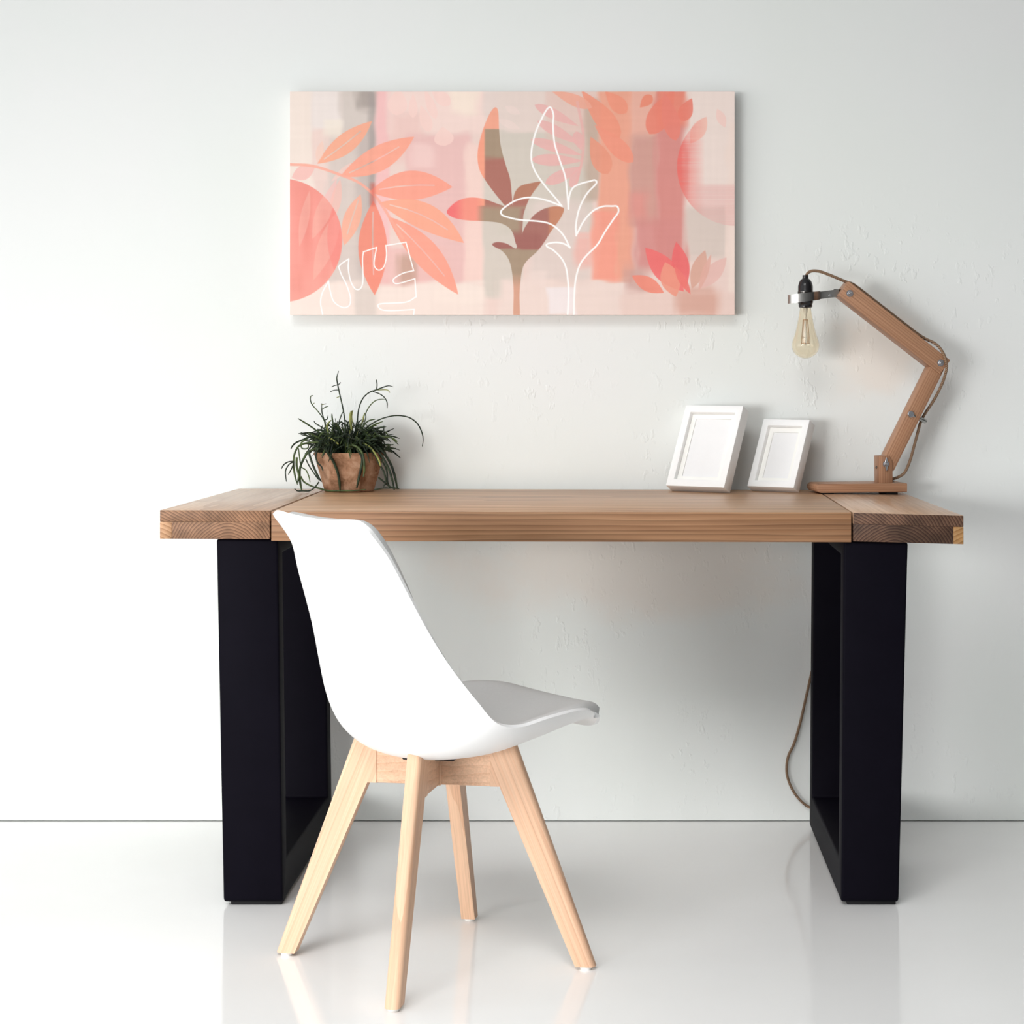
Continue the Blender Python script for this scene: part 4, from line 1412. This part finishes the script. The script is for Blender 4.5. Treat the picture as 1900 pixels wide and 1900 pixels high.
for seg in ([(332, 1832), (316, 1740), (330, 1660), (378, 1570)], [(378, 1570), (390, 1640), (420, 1730), (490, 1775), (540, 1760), (550, 1700), (520, 1600), (480, 1520), (456, 1455)],
            [(456, 1455), (490, 1425), (537, 1395)], [(537, 1395), (533, 1470), (552, 1570), (590, 1632), (630, 1625), (648, 1560), (645, 1400), (652, 1340)],
            [(652, 1340), (755, 1305)], [(755, 1305), (735, 1420), (745, 1465), (778, 1483), (815, 1450), (832, 1370), (828, 1290)], [(828, 1290), (985, 1265)],
            [(985, 1265), (1045, 1487)], [(1045, 1487), (960, 1508), (890, 1550), (890, 1580), (930, 1587), (1055, 1550)], [(1055, 1550), (1065, 1692)],
            [(1065, 1692), (980, 1735), (800, 1745), (765, 1762), (800, 1795), (900, 1800), (1050, 1790)], [(1050, 1790), (1046, 1832)]):
    line(c1, seg, 2.0)
# brush texture
bt = (vnoise(6, 60, 31) - .5) * 2.5 + (vnoise(60, 6, 32) - .5) * 2.5
img = np.clip(img + bt[..., None], 0, 255)

lin = img / 255.0
lin = np.where(lin <= 0.04045, lin / 12.92, ((lin + 0.055) / 1.055) ** 2.4)
TC = 0.034
YCF = WALL_Y - TC - 0.004
CANVAS = thing('wall_art', 'wide canvas print of coral leaves and circles with white line plants', 'painting',
               P((AX0 + AX1) / 2, AY1, WALL_Y))
root = CANVAS
pTL, pBR = P(AX0, AY0, YCF), P(AX1, AY1, YCF)
bm = bmesh.new()
box(bm, pTL.x, pBR.x, YCF + 0.0006, WALL_Y, pBR.z, pTL.z, 0.0012, 2)
obj('canvas', bm, M['canvas_side'], root, 30, world=True, root=root)
me = bpy.data.meshes.new('print')
xs = np.linspace(pTL.x, pBR.x, NX) - root.location.x
zs = np.linspace(pTL.z, pBR.z, NY) - root.location.z
VX, VZ = np.meshgrid(xs, zs)
co = np.empty((NY * NX, 3), np.float32)
co[:, 0] = VX.ravel(); co[:, 1] = YCF - root.location.y; co[:, 2] = VZ.ravel()
idx = np.arange(NY * NX).reshape(NY, NX)
q = np.stack([idx[:-1, :-1], idx[1:, :-1], idx[1:, 1:], idx[:-1, 1:]], -1).reshape(-1, 4)
me.vertices.add(len(co)); me.vertices.foreach_set('co', co.ravel())
me.loops.add(q.size); me.loops.foreach_set('vertex_index', q.ravel().astype(np.int32))
me.polygons.add(len(q))
me.polygons.foreach_set('loop_start', np.arange(0, q.size, 4, dtype=np.int32))
me.update(calc_edges=True)
at_ = me.color_attributes.new('paint', 'FLOAT_COLOR', 'POINT')
rgba = np.ones((NY * NX, 4), np.float32)
rgba[:, :3] = lin.reshape(-1, 3)
at_.data.foreach_set('color', rgba.ravel())
me.validate()
pm = NT('printed_canvas')
ca = pm.n('ShaderNodeVertexColor', layer_name='paint')
weave = pm.noise(pm.coords(), 900, 2)
pm.l(pm.mix(0.03, ca.outputs['Color'], pm.ramp(weave, [(0.3, grey(0.5)), (0.7, grey(1.0))])), pm.b.inputs['Base Color'])
pm.set(Roughness=0.8)
pm.b.inputs['Specular IOR Level'].default_value = 0.1
me.materials.append(pm.m)
pr = bpy.data.objects.new('print', me)
COL.objects.link(pr)
pr.parent = root

# ------------------------------------------------------------------ light
world = bpy.data.worlds.new('daylight')
scene.world = world
world.use_nodes = True
bg = world.node_tree.nodes['Background']
bg.inputs['Color'].default_value = (0.97, 0.985, 1.0, 1)
# the room is brighter on the window side (left) than on the right
wn, wl = world.node_tree.nodes, world.node_tree.links
wtc = wn.new('ShaderNodeTexCoord')
wsx = wn.new('ShaderNodeSeparateXYZ')
wmr = wn.new('ShaderNodeMapRange')
wmr.inputs['From Min'].default_value = -1.0
wmr.inputs['From Max'].default_value = 1.0
wmr.inputs['To Min'].default_value = 0.72
wmr.inputs['To Max'].default_value = 0.02
wl.new(wtc.outputs['Generated'], wsx.inputs[0])
wl.new(wsx.outputs['X'], wmr.inputs['Value'])
wl.new(wmr.outputs['Result'], bg.inputs['Strength'])

def area(name, loc, target, sx, sy, power, col=(1, 1, 1)):
    L = bpy.data.lights.new(name, 'AREA')
    L.shape = 'RECTANGLE'; L.size = sx; L.size_y = sy
    L.energy = power; L.color = col
    o = bpy.data.objects.new(name, L)
    COL.objects.link(o)
    o.location = loc
    o.rotation_euler = (Vector(target) - Vector(loc)).to_track_quat('-Z', 'Y').to_euler()
    return o
area('window_daylight', (-4.0, 1.9, 1.15), (-0.4, 4.4, 0.8), 2.6, 2.1, 40, (1.0, 0.997, 0.99))
low_fill = area('low_fill_light', (-3.3, -1.4, 0.9), (-0.3, 4.1, 0.35), 2.2, 1.1, 19, (1.0, 1.0, 1.0))  # added unseen fill, lifts the wall and floor under the desk
low_fill.data.spread = math.radians(55)
overhead_fill = area('overhead_fill_light', (-1.0, 0.6, 3.2), (-0.6, 3.2, 0.0), 2.4, 1.6, 19, (1.0, 1.0, 1.0))  # added overhead fill, brightens the floor and desk top
overhead_fill.data.spread = math.radians(70)

# ------------------------------------------------------------------ camera
cam = bpy.data.cameras.new('camera')
cam.sensor_fit = 'HORIZONTAL'
cam.sensor_width = 36.0
cam.lens = 36.0 * F_PX / 1900.0
cam.shift_x = -(VPX - 950.0) / 1900.0
cam.shift_y = (VPY - 950.0) / 1900.0
cam.clip_start = 0.05
cam.clip_end = 50
co_ = bpy.data.objects.new('camera', cam)
COL.objects.link(co_)
co_.location = (0, 0, CAMH)
co_.rotation_euler = (PI / 2, 0, 0)
scene.camera = co_

vs = scene.view_settings
vs.view_transform = 'Standard'
vs.look = 'None'
vs.gamma = 1.0
vs.use_curve_mapping = False
vs.exposure = 0.10
scene.cycles.max_bounces = 10
scene.cycles.transparent_max_bounces = 12
scene.cycles.transmission_bounces = 10
scene.cycles.caustics_reflective = False
